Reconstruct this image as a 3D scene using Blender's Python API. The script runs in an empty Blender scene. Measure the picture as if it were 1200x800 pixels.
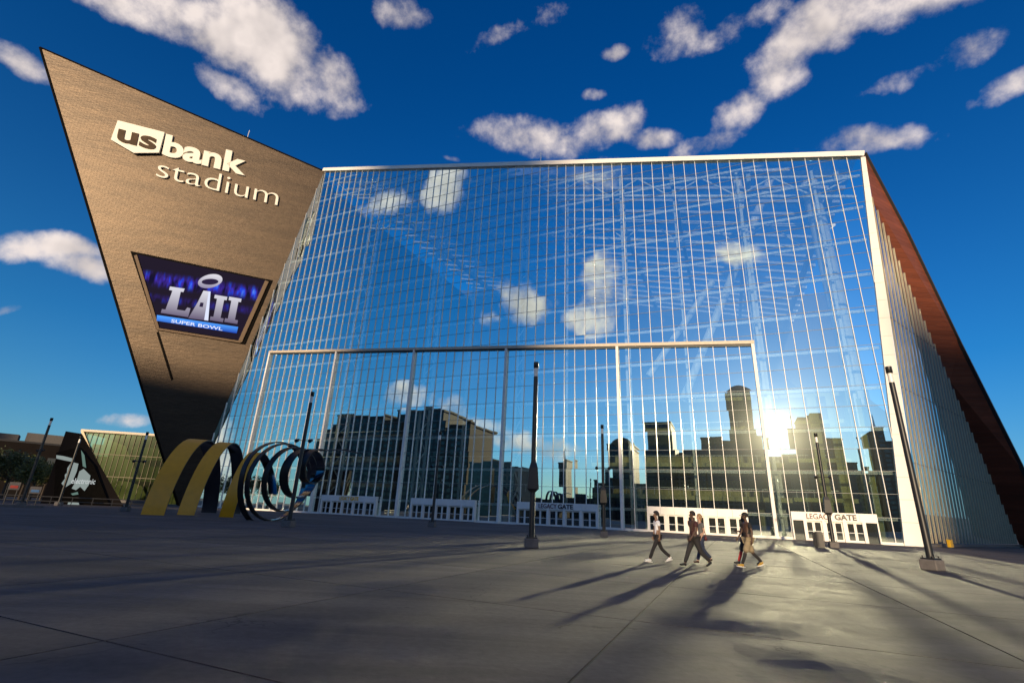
import bpy, bmesh, math, random
from mathutils import Vector, Matrix, Quaternion, noise as mnoise
SC = bpy.context.scene
COL = SC.collection
RNG = random.Random(7)
V = Vector
# ------------------------------------------------------------------ camera
FPX, PITCH, ROLL, CAMH = 571.79, math.radians(19.3865), math.radians(2.618), 1.42
cp, sp, cr, sr = math.cos(PITCH), math.sin(PITCH), math.cos(ROLL), math.sin(ROLL)
CF = V((0, cp, sp)); _up = V((0, -sp, cp)); _rt = V((1, 0, 0))
CR = _rt * cr + _up * sr; CU = _up * cr - _rt * sr
O = V((0, 0, CAMH))
cam = bpy.data.cameras.new('camera'); camo = bpy.data.objects.new('camera', cam); COL.objects.link(camo)
cam.sensor_width = 36; cam.lens = FPX * 36 / 1200; cam.clip_end = 20000; cam.clip_start = 0.05
m = Matrix((CR, CU, -CF)).transposed().to_4x4(); m.translation = O; camo.matrix_world = m
SC.camera = camo
# facade frame: T runs along the glass wall, N points into the building, D metres from the camera
AZ = math.radians(-23.886); D = 67.814
T = V((math.cos(AZ), math.sin(AZ), 0)); N = V((-math.sin(AZ), math.cos(AZ), 0)); Z = V((0, 0, 1))
def ray(x, y): return CF + CR * ((x - 600) / FPX) + CU * ((400 - y) / FPX)
def G(x, y, z=0.0):
    d = ray(x, y); return O + d * ((z - CAMH) / d.z)
def FU(x, y, off=0.0):
    d = ray(x, y); P = O + d * ((D + off) / d.dot(N)); return P.dot(T), P.z
def FP(u, z, off=0.0): return N * (D + off) + T * u + Z * z
def UN(u, n, z=0.0): return T * u + N * n + Z * z
# ------------------------------------------------------------------ light
SUN_DIR = V((-.31748, -.93573, .15368)).normalized()
SUN_EL = math.asin(SUN_DIR.z); SUN_AZ = math.atan2(SUN_DIR.x, SUN_DIR.y)
sl = bpy.data.lights.new('sun', 'SUN'); so = bpy.data.objects.new('sun', sl); COL.objects.link(so)
sl.energy = 4.5; sl.angle = math.radians(1.0); sl.color = (1, .76, .48)
so.rotation_euler = SUN_DIR.to_track_quat('Z', 'Y').to_euler(); so.location = SUN_DIR * 900
SC.view_settings.view_transform = 'Standard'; SC.view_settings.look = 'None'
SC.view_settings.exposure = 0.25; SC.view_settings.gamma = 1
cy = SC.cycles
cy.use_guiding = True; cy.guiding_training_samples = 128
cy.caustics_reflective = True; cy.caustics_refractive = False; cy.blur_glossy = 0.0
cy.sample_clamp_indirect = 0.0; cy.max_bounces = 7; cy.diffuse_bounces = 3; cy.glossy_bounces = 4
cy.transparent_max_bounces = 10; cy.transmission_bounces = 4
cy.use_denoising = True; cy.use_adaptive_sampling = False
# ------------------------------------------------------------------ world: sky and clouds
def build_world():
    w = bpy.data.worlds.new('World'); SC.world = w; w.use_nodes = True
    nt = w.node_tree; nd = nt.nodes; ln = nt.links; nd.clear()
    out = nd.new('ShaderNodeOutputWorld'); bg = nd.new('ShaderNodeBackground'); ln.new(bg.outputs[0], out.inputs[0])
    bg.inputs[1].default_value = 0.094
    def math_(op, a, b=None, c=None, clamp=False):
        n = nd.new('ShaderNodeMath'); n.operation = op; n.use_clamp = clamp
        for i, v in enumerate((a, b, c)):
            if v is None: continue
            if isinstance(v, (int, float)): n.inputs[i].default_value = v
            else: ln.new(v, n.inputs[i])
        return n.outputs[0]
    def vmath(op, a, b=None):
        n = nd.new('ShaderNodeVectorMath'); n.operation = op
        for i, v in enumerate((a, b)):
            if v is None: continue
            if isinstance(v, (tuple, list, Vector)): n.inputs[i].default_value = tuple(v)
            else: ln.new(v, n.inputs[i])
        return n
    sky = nd.new('ShaderNodeTexSky'); sky.sky_type = 'NISHITA'; sky.sun_disc = False
    sky.sun_elevation = SUN_EL; sky.sun_rotation = SUN_AZ
    sky.air_density = 1.1; sky.dust_density = 0.35; sky.ozone_density = 3.5; sky.altitude = 250
    hs = nd.new('ShaderNodeHueSaturation'); hs.inputs['Saturation'].default_value = 1.4; hs.inputs['Value'].default_value = 1.0
    ln.new(sky.outputs[0], hs.inputs['Color'])
    tint = nd.new('ShaderNodeMix'); tint.data_type = 'RGBA'; tint.blend_type = 'MULTIPLY'; tint.inputs[0].default_value = 1
    ln.new(hs.outputs[0], tint.inputs[6]); tint.inputs[7].default_value = SKY_TINT
    tc = nd.new('ShaderNodeTexCoord'); nrm = vmath('NORMALIZE', tc.outputs['Generated']); d = nrm.outputs[0]
    # pale air towards the horizon, the same all round
    sxyz = nd.new('ShaderNodeSeparateXYZ'); ln.new(d, sxyz.inputs[0]); hf = math_('MULTIPLY', math_('POWER', math_('SUBTRACT', 1.0, math_('MAXIMUM', sxyz.outputs[2], 0.0)), 3.6), .46)
    hz = nd.new('ShaderNodeMix'); hz.data_type = 'RGBA'; ln.new(hf, hz.inputs[0]); ln.new(tint.outputs[2], hz.inputs[6]); hz.inputs[7].default_value = (1.3, 4.5, 6.5, 1)
    specs = []; GROW = 1.12
    def spec(x, y, rx, ry, ang=0, w=1.0, mirror=False):
        dc = ray(x, y).normalized(); a = math.radians(ang)
        ca, sa = math.cos(a), math.sin(a)
        d1 = ray(x + ca * rx, y + sa * rx).normalized() - dc; d2 = ray(x - sa * ry, y + ca * ry).normalized() - dc
        d1 = d1 - dc * d1.dot(dc); d2 = d2 - dc * d2.dot(dc)
        if mirror:
            f = lambda q: q - N * (2 * q.dot(N)); dc, d1, d2 = f(dc), f(d1), f(d2)
        specs.append((dc, d1 / d1.length_squared / GROW, d2 / d2.length_squared / GROW, w))
    for s in [(140, 8, 105, 28, 8, 1.3), (235, 32, 105, 40, 14, 1.5), (320, 62, 100, 48, 22, 1.7), (385, 95, 60, 36, 35, 1.7), (265, 95, 50, 16, 20, 1.0), (95, -10, 60, 20, 0, .8),
              (22, 72, 44, 16, 12), (55, 292, 72, 15, 10, .9), (105, 318, 42, 17, 30, .8), (10, 362, 40, 6, -8, .5),
              (475, 8, 42, 22, -10), (575, 38, 62, 16, -20, .8), (625, 12, 40, 14, -20, .6), (722, 48, 24, 9, 0, .8), (690, 98, 22, 7, -10, .6), (535, 187, 14, 5, 15, .6),
              (632, 162, 66, 27, 8, 1.0), (698, 148, 56, 28, -15, .9), (766, 160, 34, 16, 0, 1.0), (660, 200, 60, 16, 0, .7),
              (1000, 28, 135, 42, -8, 1.25), (925, 75, 62, 36, -35), (878, 118, 66, 26, -40), (828, 165, 56, 18, -15), (860, 30, 70, 22, 0, .7), (1065, 5, 80, 24, 0), (810, 30, 50, 30, 0, .5),
              (1010, 165, 74, 20, 3, 1.4), (1046, 100, 46, 13, -20, .7), (1110, 70, 46, 18, -25, .7), (1172, 102, 40, 15, -5, .65), (935, 178, 24, 9, 0, .7),
              (150, 494, 42, 8, 14, .55), (60, 515, 60, 6, 5, .35)]:
        spec(*s)
    for s in [(520, 232, 30, 36, 0, 1.4), (528, 208, 16, 20, 0, 1.4), (455, 240, 30, 13, -5, .85), (612, 352, 34, 26, 30, 1.4), (590, 338, 22, 18, 0, 1.4), (578, 372, 18, 11, 0, .9),
              (700, 312, 30, 20, 0), (712, 350, 34, 36, 0), (690, 365, 30, 20, 0), (655, 208, 50, 14, 0, .8), (775, 375, 12, 8, 0, .6),
              (560, 497, 34, 16, 15), (600, 514, 50, 15, 10), (640, 522, 40, 11, 0, .8), (530, 482, 24, 18, 0, .8), (470, 470, 30, 16, 0, .8), (860, 300, 30, 10, 0, .6)]:
        spec(*s, mirror=True)
    n1 = nd.new('ShaderNodeTexNoise'); n1.inputs['Scale'].default_value = 5.5; n1.inputs['Detail'].default_value = 11; n1.inputs['Roughness'].default_value = .62; n1.inputs['Distortion'].default_value = 0
    ln.new(d, n1.inputs['Vector'])
    n3 = nd.new('ShaderNodeTexNoise'); n3.inputs['Scale'].default_value = 4; n3.inputs['Detail'].default_value = 3
    ln.new(d, n3.inputs['Vector'])
    warp = vmath('SUBTRACT', n3.outputs['Color'], (.5, .5, .5)).outputs[0]
    sc_ = vmath('SCALE', warp); sc_.inputs[3].default_value = .10
    dw = vmath('NORMALIZE', vmath('ADD', d, sc_.outputs[0]).outputs[0]).outputs[0]
    field = None
    for dc, a, b, wgt in specs:
        k = math_('MAXIMUM', vmath('DOT_PRODUCT', dw, dc).outputs['Value'], .05)
        al = math_('DIVIDE', vmath('DOT_PRODUCT', dw, a).outputs['Value'], k)
        be = math_('DIVIDE', vmath('DOT_PRODUCT', dw, b).outputs['Value'], k)
        q = math_('MULTIPLY_ADD', al, al, math_('MULTIPLY', be, be))
        v = math_('MULTIPLY_ADD', q, -wgt, wgt)
        field = v if field is None else math_('SMOOTH_MAX', field, v, .3)
    # unseen cumulus added over the remaining sky, to whiten and brighten the ambient light
    n4 = nd.new('ShaderNodeTexNoise'); n4.inputs['Scale'].default_value = 2.3; n4.inputs['Detail'].default_value = 2; n4.inputs['Roughness'].default_value = .4; ln.new(d, n4.inputs['Vector'])
    def inside(c, a, b):
        m_ = nd.new('ShaderNodeMapRange'); m_.interpolation_type = 'SMOOTHSTEP'; ln.new(vmath('DOT_PRODUCT', d, tuple(c)).outputs['Value'], m_.inputs[0]); m_.inputs[1].default_value = a; m_.inputs[2].default_value = b; return m_.outputs[0]
    MF = (ray(680, 330).normalized()); MF = MF - N * (2 * MF.dot(N))
    keep = math_('MAXIMUM', inside(CF, .55, .64), inside(MF, .72, .82))
    fo = math_('SUBTRACT', math_('MULTIPLY_ADD', n4.outputs[0], 9.0, -4.45), math_('MULTIPLY', keep, 4.0))
    field = math_('MAXIMUM', math_('MAXIMUM', field, math_('MINIMUM', fo, 1.0)), -1.5)
    # light from the sun: compare the noise with the noise a little nearer to the sun
    nl = []
    for off in (0.0, .05):
        n2 = nd.new('ShaderNodeTexNoise'); n2.inputs['Scale'].default_value = 5.5; n2.inputs['Detail'].default_value = 4; n2.inputs['Roughness'].default_value = .55
        ln.new(vmath('ADD', d, tuple((SUN_DIR * .5 + Z * .6) * off)).outputs[0], n2.inputs['Vector']); nl.append(n2.outputs[0])
    dens = math_('MULTIPLY_ADD', math_('SUBTRACT', n1.outputs[0], .5), 7.5, math_('MULTIPLY_ADD', field, 1.45, -.3))
    alpha = nd.new('ShaderNodeMapRange'); alpha.interpolation_type = 'SMOOTHSTEP'
    ln.new(dens, alpha.inputs[0]); alpha.inputs[1].default_value = -.1; alpha.inputs[2].default_value = 1.7
    diff = math_('SUBTRACT', nl[0], nl[1])
    lit = math_('MULTIPLY_ADD', diff, 3.4, .82, clamp=True)
    core = nd.new('ShaderNodeMapRange'); ln.new(dens, core.inputs[0]); core.inputs[1].default_value = 1.4; core.inputs[2].default_value = 3.6; core.inputs[3].default_value = 0; core.inputs[4].default_value = .38
    lit2 = math_('SUBTRACT', lit, core.outputs[0], clamp=True)
    cm = nd.new('ShaderNodeMix'); cm.data_type = 'RGBA'; ln.new(lit2, cm.inputs[0])
    cm.inputs[6].default_value = CLOUD_DARK; cm.inputs[7].default_value = CLOUD_LIT
    mx = nd.new('ShaderNodeMix'); mx.data_type = 'RGBA'; ln.new(alpha.outputs[0], mx.inputs[0]); ln.new(hz.outputs[2], mx.inputs[6]); ln.new(cm.outputs[2], mx.inputs[7])
    ln.new(mx.outputs[2], bg.inputs[0])
    w.cycles.sampling_method = 'MANUAL'; w.cycles.sample_map_resolution = 512
SKY_TINT = (.66, .86, 1.27, 1)
CLOUD_DARK = (2.0, 1.95, 2.2, 1); CLOUD_LIT = (8.4, 7.4, 6.9, 1)
build_world()

# ------------------------------------------------------------------ helpers
def tag(o, label=None, cat=None, group=None, kind=None):
    if label: o['label'] = label
    if cat: o['category'] = cat
    if group: o['group'] = group
    if kind: o['kind'] = kind
    return o
def empty(name, loc=(0, 0, 0), rz=0.0, **k):
    o = bpy.data.objects.new(name, None); COL.objects.link(o); o.location = loc; o.rotation_euler[2] = rz
    return tag(o, **k)
def link(name, me, parent=None, **k):
    o = bpy.data.objects.new(name, me); COL.objects.link(o)
    if parent is not None: o.parent = parent
    return tag(o, **k)
def wlink(name, me, parent, **k):
    """child whose mesh is in world coordinates under a parent that only moves/rotates"""
    o = link(name, me, parent, **k)
    bm_ = Matrix.Translation(parent.location) @ parent.rotation_euler.to_matrix().to_4x4()
    if parent.parent: bm_ = Matrix.Translation(parent.parent.location) @ parent.parent.rotation_euler.to_matrix().to_4x4() @ bm_
    o.matrix_parent_inverse = bm_.inverted(); return o
class MB:
    def __init__(s): s.v = []; s.f = []; s.mi = []; s.smooth = []
    def add(s, vs, fs, mi=0, smooth=False):
        b = len(s.v); s.v += [tuple(v) for v in vs]
        for f in fs: s.f.append([b + i for i in f]); s.mi.append(mi); s.smooth.append(smooth)
    def poly(s, vs, mi=0): s.add(vs, [list(range(len(vs)))], mi)
    def box(s, c, sx, sy, sz, ax=(V((1, 0, 0)), V((0, 1, 0)), V((0, 0, 1))), mi=0):
        c = V(c); x, y, z = [V(a) * (h / 2) for a, h in zip(ax, (sx, sy, sz))]
        vs = [c + x * i + y * j + z * k for i in (-1, 1) for j in (-1, 1) for k in (-1, 1)]
        s.add(vs, [(0, 1, 3, 2), (4, 6, 7, 5), (0, 4, 5, 1), (2, 3, 7, 6), (0, 2, 6, 4), (1, 5, 7, 3)], mi)
    def beam(s, p, q, w, h=None, up=Z, mi=0):
        p, q = V(p), V(q); d = (q - p); L = d.length; d.normalize()
        x = d.cross(V(up)); x = x.normalized() if x.length > 1e-4 else V((1, 0, 0)); y = x.cross(d)
        s.box((p + q) / 2, w, h or w, L, (x, y, d), mi)
    def tube(s, pts, rad, n=10, mi=0, cap=True, smooth=True):
        pts = [V(p) for p in pts]; rad = rad if isinstance(rad, (list, tuple)) else [rad] * len(pts)
        b = []; prev = None
        for i, p in enumerate(pts):
            d = (pts[min(i + 1, len(pts) - 1)] - pts[max(i - 1, 0)]).normalized()
            x = d.orthogonal().normalized() if prev is None else (prev - d * prev.dot(d)).normalized()
            prev = x; y = d.cross(x)
            b.append([p + (x * math.cos(2 * math.pi * k / n) + y * math.sin(2 * math.pi * k / n)) * rad[i] for k in range(n)])
        vs = [v for r_ in b for v in r_]
        fs = [(i * n + k, i * n + (k + 1) % n, (i + 1) * n + (k + 1) % n, (i + 1) * n + k) for i in range(len(pts) - 1) for k in range(n)]
        s.add(vs, fs, mi, smooth)
        if cap: s.add(b[0], [list(range(n))[::-1]], mi); s.add(b[-1], [list(range(n))], mi)
    def prism(s, poly, d, mi=0):
        poly = [V(p) for p in poly]; d = V(d); n = len(poly)
        s.add(poly + [p + d for p in poly], [list(range(n))[::-1], list(range(n, 2 * n))] + [(i, (i + 1) % n, n + (i + 1) % n, n + i) for i in range(n)], mi)
    def mesh(s, name, mats):
        me = bpy.data.meshes.new(name); me.from_pydata(s.v, [], s.f)
        for mt in (mats if isinstance(mats, (list, tuple)) else [mats]): me.materials.append(mt)
        me.polygons.foreach_set('material_index', s.mi); me.polygons.foreach_set('use_smooth', s.smooth)
        me.update(); return me
def fixn(me):
    bm = bmesh.new(); bm.from_mesh(me); bmesh.ops.recalc_face_normals(bm, faces=bm.faces); bm.to_mesh(me); bm.free(); return me
# ------------------------------------------------------------------ materials
def nodes_of(name):
    mt = bpy.data.materials.new(name); mt.use_nodes = True; nt = mt.node_tree
    return mt, nt, nt.nodes, nt.links, nt.nodes['Principled BSDF']
def mat(name, col, rough=.6, metal=0.0, var=.12, scale=3.0, bump=0.0, bscale=None, spec=None, coat=None):
    """plain surface with a little mottling and fine relief"""
    mt, nt, nd, ln, p = nodes_of(name)
    tc = nd.new('ShaderNodeTexCoord'); ns = nd.new('ShaderNodeTexNoise'); ns.inputs['Scale'].default_value = scale; ns.inputs['Detail'].default_value = 6
    geo = nd.new('ShaderNodeNewGeometry'); ln.new(geo.outputs['Position'], ns.inputs['Vector'])
    mr = nd.new('ShaderNodeMapRange'); ln.new(ns.outputs[0], mr.inputs[0]); mr.inputs[1].default_value = .25; mr.inputs[2].default_value = .75
    mr.inputs[3].default_value = 1 - var; mr.inputs[4].default_value = 1 + var
    mx = nd.new('ShaderNodeMix'); mx.data_type = 'RGBA'; mx.blend_type = 'MULTIPLY'; mx.inputs[0].default_value = 1
    mx.inputs[6].default_value = (*col, 1); ln.new(mr.outputs[0], mx.inputs[7]); ln.new(mx.outputs[2], p.inputs['Base Color'])
    p.inputs['Roughness'].default_value = rough; p.inputs['Metallic'].default_value = metal
    if spec is not None: p.inputs['Specular IOR Level'].default_value = spec
    if coat: p.inputs['Coat Weight'].default_value = coat
    if bump:
        b = nd.new('ShaderNodeBump'); b.inputs['Strength'].default_value = bump; b.inputs['Distance'].default_value = .05
        n2 = nd.new('ShaderNodeTexNoise'); n2.inputs['Scale'].default_value = bscale or scale * 6; n2.inputs['Detail'].default_value = 4
        ln.new(geo.outputs['Position'], n2.inputs['Vector']); ln.new(n2.outputs[0], b.inputs['Height']); ln.new(b.outputs[0], p.inputs['Normal'])
    return mt
def emis(name, col, k):
    mt, nt, nd, ln, p = nodes_of(name); p.inputs['Base Color'].default_value = (.004, .004, .004, 1); p.inputs['Roughness'].default_value = .8; p.inputs['Specular IOR Level'].default_value = .03
    p.inputs['Emission Color'].default_value = (*col, 1); p.inputs['Emission Strength'].default_value = k; return mt
def glass_mat(name, refl, trans, base, edge, dirt=.05, wav=.0012, dr=.16, coated=False):
    mt, nt, nd, ln, p = nodes_of(name); nd.remove(p); out = nd['Material Output']
    fr = nd.new('ShaderNodeFresnel'); fr.inputs[0].default_value = 1.5
    fac = nd.new('ShaderNodeMath'); fac.operation = 'MULTIPLY_ADD'; fac.use_clamp = True; ln.new(fr.outputs[0], fac.inputs[0]); fac.inputs[1].default_value = edge; fac.inputs[2].default_value = base
    tr = nd.new('ShaderNodeBsdfTransparent'); tr.inputs[0].default_value = (*trans, 1)
    g1 = nd.new('ShaderNodeBsdfGlossy'); g1.inputs['Color'].default_value = (*refl, 1); g1.inputs['Roughness'].default_value = 0
    g2 = nd.new('ShaderNodeBsdfGlossy'); g2.inputs['Color'].default_value = (*refl, 1); g2.inputs['Roughness'].default_value = dr
    mg = nd.new('ShaderNodeMixShader'); mg.inputs[0].default_value = dirt; ln.new(g1.outputs[0], mg.inputs[1]); ln.new(g2.outputs[0], mg.inputs[2])
    mx = nd.new('ShaderNodeMixShader'); ln.new(fac.outputs[0], mx.inputs[0]); ln.new(tr.outputs[0], mx.inputs[1]); ln.new(mg.outputs[0], mx.inputs[2]); ln.new(mx.outputs[0], out.inputs[0])
    if coated:      # mirror-coated, still see-through: reflection and view add up
        ad = nd.new('ShaderNodeAddShader'); ln.new(tr.outputs[0], ad.inputs[0]); ln.new(mg.outputs[0], ad.inputs[1]); ln.new(ad.outputs[0], out.inputs[0])
    if wav:
        geo = nd.new('ShaderNodeNewGeometry'); ns = nd.new('ShaderNodeTexNoise'); ns.inputs['Scale'].default_value = .55; ns.inputs['Detail'].default_value = 1
        ln.new(geo.outputs['Position'], ns.inputs['Vector']); b = nd.new('ShaderNodeBump'); b.inputs['Strength'].default_value = 1; b.inputs['Distance'].default_value = wav
        ln.new(ns.outputs[0], b.inputs['Height']); ln.new(b.outputs[0], g1.inputs['Normal'])
    return mt
def concrete_mat(name, joint=False):
    mt, nt, nd, ln, p = nodes_of(name); geo = nd.new('ShaderNodeNewGeometry'); oi = nd.new('ShaderNodeObjectInfo')
    def noise(scale, det, vec=None, rough=.55, dist=0):
        n = nd.new('ShaderNodeTexNoise'); n.inputs['Scale'].default_value = scale; n.inputs['Detail'].default_value = det; n.inputs['Roughness'].default_value = rough; n.inputs['Distortion'].default_value = dist
        ln.new(vec or geo.outputs['Position'], n.inputs['Vector']); return n.outputs[0]
    mp = nd.new('ShaderNodeMapping'); ln.new(geo.outputs['Position'], mp.inputs[0]); mp.inputs['Rotation'].default_value = (0, 0, math.radians(31)); mp.inputs['Scale'].default_value = (.12, 1.3, 1)
    streak = noise(1.0, 6, mp.outputs[0], .6, .3); big = noise(.13, 5); fine = noise(9, 5); mid = noise(.9, 6, None, .65, .6)
    def mr(src, a, b, c, d):
        n = nd.new('ShaderNodeMapRange'); ln.new(src, n.inputs[0])
        for i, v in enumerate((a, b, c, d)): n.inputs[i + 1].default_value = v
        return n.outputs[0]
    def mul(a, b):
        n = nd.new('ShaderNodeMath'); n.operation = 'MULTIPLY'; ln.new(a, n.inputs[0]); ln.new(b, n.inputs[1]); return n.outputs[0]
    f = mul(mul(mr(streak, .3, .7, .70, 1.25), mr(big, .3, .7, .78, 1.16)), mul(mr(fine, .2, .8, .80, 1.2), mr(mid, .3, .75, .80, 1.14)))
    f = mul(f, mr(oi.outputs['Random'], 0, 1, .86, 1.12))
    # dark drips and old gum spots
    vo = nd.new('ShaderNodeTexVoronoi'); vo.inputs['Scale'].default_value = 1.1; ln.new(geo.outputs['Position'], vo.inputs['Vector'])
    f = mul(f, mr(vo.outputs['Distance'], .03, .06, .72, 1.0))
    # hairline cracks, only here and there, and small chalky scuffs
    vc = nd.new('ShaderNodeTexVoronoi'); vc.feature = 'DISTANCE_TO_EDGE'; vc.inputs['Scale'].default_value = .22; wv = nd.new('ShaderNodeVectorMath'); wv.operation = 'MULTIPLY_ADD'
    nw_ = nd.new('ShaderNodeTexNoise'); nw_.inputs['Scale'].default_value = 1.7; nw_.inputs['Detail'].default_value = 5; ln.new(geo.outputs['Position'], nw_.inputs['Vector']); ln.new(nw_.outputs['Color'], wv.inputs[0]); wv.inputs[1].default_value = (.9, .9, .9); ln.new(geo.outputs['Position'], wv.inputs[2]); ln.new(wv.outputs[0], vc.inputs['Vector'])
    crk = mr(vc.outputs['Distance'], .001, .0035, 0, 1); gate = mr(noise(.17, 2), .5, .56, 1, 0)
    mxk = nd.new('ShaderNodeMath'); mxk.operation = 'MAXIMUM'; ln.new(crk, mxk.inputs[0]); ln.new(gate, mxk.inputs[1]); f = mul(f, mr(mxk.outputs[0], 0, 1, .55, 1))
    f = mul(f, mr(noise(3.1, 8, None, .75), .66, .72, 1.0, 1.5))
    mx = nd.new('ShaderNodeMix'); mx.data_type = 'RGBA'; mx.blend_type = 'MULTIPLY'; mx.inputs[0].default_value = 1; mx.inputs[6].default_value = (.098, .084, .082, 1); ln.new(f, mx.inputs[7])
    ln.new(mx.outputs[2], p.inputs['Base Color'])
    rr = mr(mid, .3, .7, .78, .95); ln.new(rr, p.inputs['Roughness']); p.inputs['Specular IOR Level'].default_value = .22
    b = nd.new('ShaderNodeBump'); b.inputs['Strength'].default_value = .35; b.inputs['Distance'].default_value = .012; ln.new(noise(14, 6), b.inputs['Height']); ln.new(b.outputs[0], p.inputs['Normal'])
    return mt
def shingle_mat(name, e1, e2, org, col, rough, metal, row=.42, length=1.5, bump=.6):
    """overlapping metal shingles laid in courses on a plane with axes e1, e2"""
    mt, nt, nd, ln, p = nodes_of(name); geo = nd.new('ShaderNodeNewGeometry')
    sb = nd.new('ShaderNodeVectorMath'); sb.operation = 'SUBTRACT'; ln.new(geo.outputs['Position'], sb.inputs[0]); sb.inputs[1].default_value = tuple(org)
    def dot(a):
        n = nd.new('ShaderNodeVectorMath'); n.operation = 'DOT_PRODUCT'; ln.new(sb.outputs[0], n.inputs[0]); n.inputs[1].default_value = tuple(a); return n.outputs['Value']
    cx = nd.new('ShaderNodeCombineXYZ'); ln.new(dot(e1), cx.inputs[0]); ln.new(dot(e2), cx.inputs[1])
    br = nd.new('ShaderNodeTexBrick'); br.inputs['Scale'].default_value = 1; br.inputs['Brick Width'].default_value = length; br.inputs['Row Height'].default_value = row
    br.inputs['Mortar Size'].default_value = .03; br.inputs['Mortar Smooth'].default_value = .6; br.offset = .5
    br.inputs['Color1'].default_value = (.88, .88, .88, 1); br.inputs['Color2'].default_value = (1.08, 1.08, 1.08, 1); br.inputs['Mortar'].default_value = (.68, .68, .68, 1); ln.new(cx.outputs[0], br.inputs['Vector'])
    mp = nd.new('ShaderNodeMapping'); ln.new(cx.outputs[0], mp.inputs[0]); mp.inputs['Scale'].default_value = (.06, .5, 1)
    n1 = nd.new('ShaderNodeTexNoise'); n1.inputs['Scale'].default_value = 1; n1.inputs['Detail'].default_value = 7; n1.inputs['Roughness'].default_value = .65; ln.new(mp.outputs[0], n1.inputs['Vector'])
    mr = nd.new('ShaderNodeMapRange'); ln.new(n1.outputs[0], mr.inputs[0]); mr.inputs[1].default_value = .3; mr.inputs[2].default_value = .7; mr.inputs[3].default_value = .7; mr.inputs[4].default_value = 1.25
    m1 = nd.new('ShaderNodeMix'); m1.data_type = 'RGBA'; m1.blend_type = 'MULTIPLY'; m1.inputs[0].default_value = 1; ln.new(br.outputs['Color'], m1.inputs[6]); ln.new(mr.outputs[0], m1.inputs[7])
    m2 = nd.new('ShaderNodeMix'); m2.data_type = 'RGBA'; m2.blend_type = 'MULTIPLY'; m2.inputs[0].default_value = 1; ln.new(m1.outputs[2], m2.inputs[6]); m2.inputs[7].default_value = (*col, 1)
    ln.new(m2.outputs[2], p.inputs['Base Color']); p.inputs['Roughness'].default_value = rough; p.inputs['Metallic'].default_value = metal
    n2 = nd.new('ShaderNodeTexNoise'); n2.inputs['Scale'].default_value = 1.6; n2.inputs['Detail'].default_value = 5; mp2 = nd.new('ShaderNodeMapping'); ln.new(cx.outputs[0], mp2.inputs[0]); mp2.inputs['Scale'].default_value = (.5, 1.6, 1); ln.new(mp2.outputs[0], n2.inputs['Vector'])
    ad = nd.new('ShaderNodeMath'); ad.operation = 'MULTIPLY_ADD'; ln.new(br.outputs['Fac'], ad.inputs[0]); ad.inputs[1].default_value = -.5; ln.new(n2.outputs[0], ad.inputs[2])
    b = nd.new('ShaderNodeBump'); b.inputs['Strength'].default_value = bump; b.inputs['Distance'].default_value = .12; ln.new(ad.outputs[0], b.inputs['Height']); ln.new(b.outputs[0], p.inputs['Normal'])
    return mt
M = {}
M['concrete'] = concrete_mat('plaza_concrete')
M['joint'] = mat('joint_filler', (.03, .028, .03), .9)
M['ground'] = mat('far_asphalt', (.09, .085, .085), .9, var=.25, scale=.2)
M['glass'] = glass_mat('facade_glass', (.72, .84, .80), (.34, .38, .36), .57, 1.2, dirt=.0032, dr=.17, wav=.0007, coated=True)
M['sideglass'] = glass_mat('side_glass', (.75, .85, .92), (.25, .32, .30), .62, .9)
M['alu'] = mat('pale_aluminium', (.76, .74, .70), .4, .0, .06, .5)
M['alu_dark'] = mat('dark_gasket', (.05, .06, .065), .5)
M['white'] = mat('white_metal_panel', (.80, .76, .70), .5, 0, .05, .35, bump=.08, bscale=1.5)
M['white_door'] = mat('white_door_paint', (.78, .75, .70), .45, 0, .05, .8)
M['steel'] = mat('white_painted_steel', (.76, .79, .77), .5, 0, .08, .6)
M['girt'] = mat('pale_steel_girt', (.80, .84, .83), .45, 0, .06, .6)
M['black'] = mat('black_powder_coat', (.012, .012, .013), .42, 0, .2, 5)
M['void'] = mat('matt_black_recess', (.008, .007, .006), .9, 0, .2, 3, spec=.03)
M['darkgrey'] = mat('charcoal_metal', (.035, .033, .033), .5, 0, .2, 3)
M['footing'] = mat('footing_concrete', (.13, .12, .115), .85, 0, .2, 6, bump=.3)
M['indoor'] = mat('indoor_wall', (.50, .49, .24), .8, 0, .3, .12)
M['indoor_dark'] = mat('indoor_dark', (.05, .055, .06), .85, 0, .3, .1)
M['seats'] = mat('purple_grey_seating', (.10, .09, .13), .8, 0, .3, .3)
M['roofpanel'] = glass_mat('roof_foil', (.5, .6, .7), (.90, .94, .97), .10, .5, dirt=1.0, wav=0, dr=.6)
M['purlin'] = mat('roof_purlin', (.5, .55, .58), .6)
M['doorglass'] = glass_mat('door_glass', (.7, .78, .8), (.3, .36, .3), .3, 1.0, wav=0)
M['lamp'] = mat('opal_lamp_glass', (.78, .76, .70), .25, 0, .03)
M['gold'] = mat('gold_paint', (.62, .29, .004), .42, .0, .08, 2)
M['mirror'] = mat('dark_polished_steel', (.20, .21, .23), .12, 1.0, .1, 1)
M['bandside'] = mat('dark_band', (.018, .018, .02), .35, .4, .1, 1)

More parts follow.
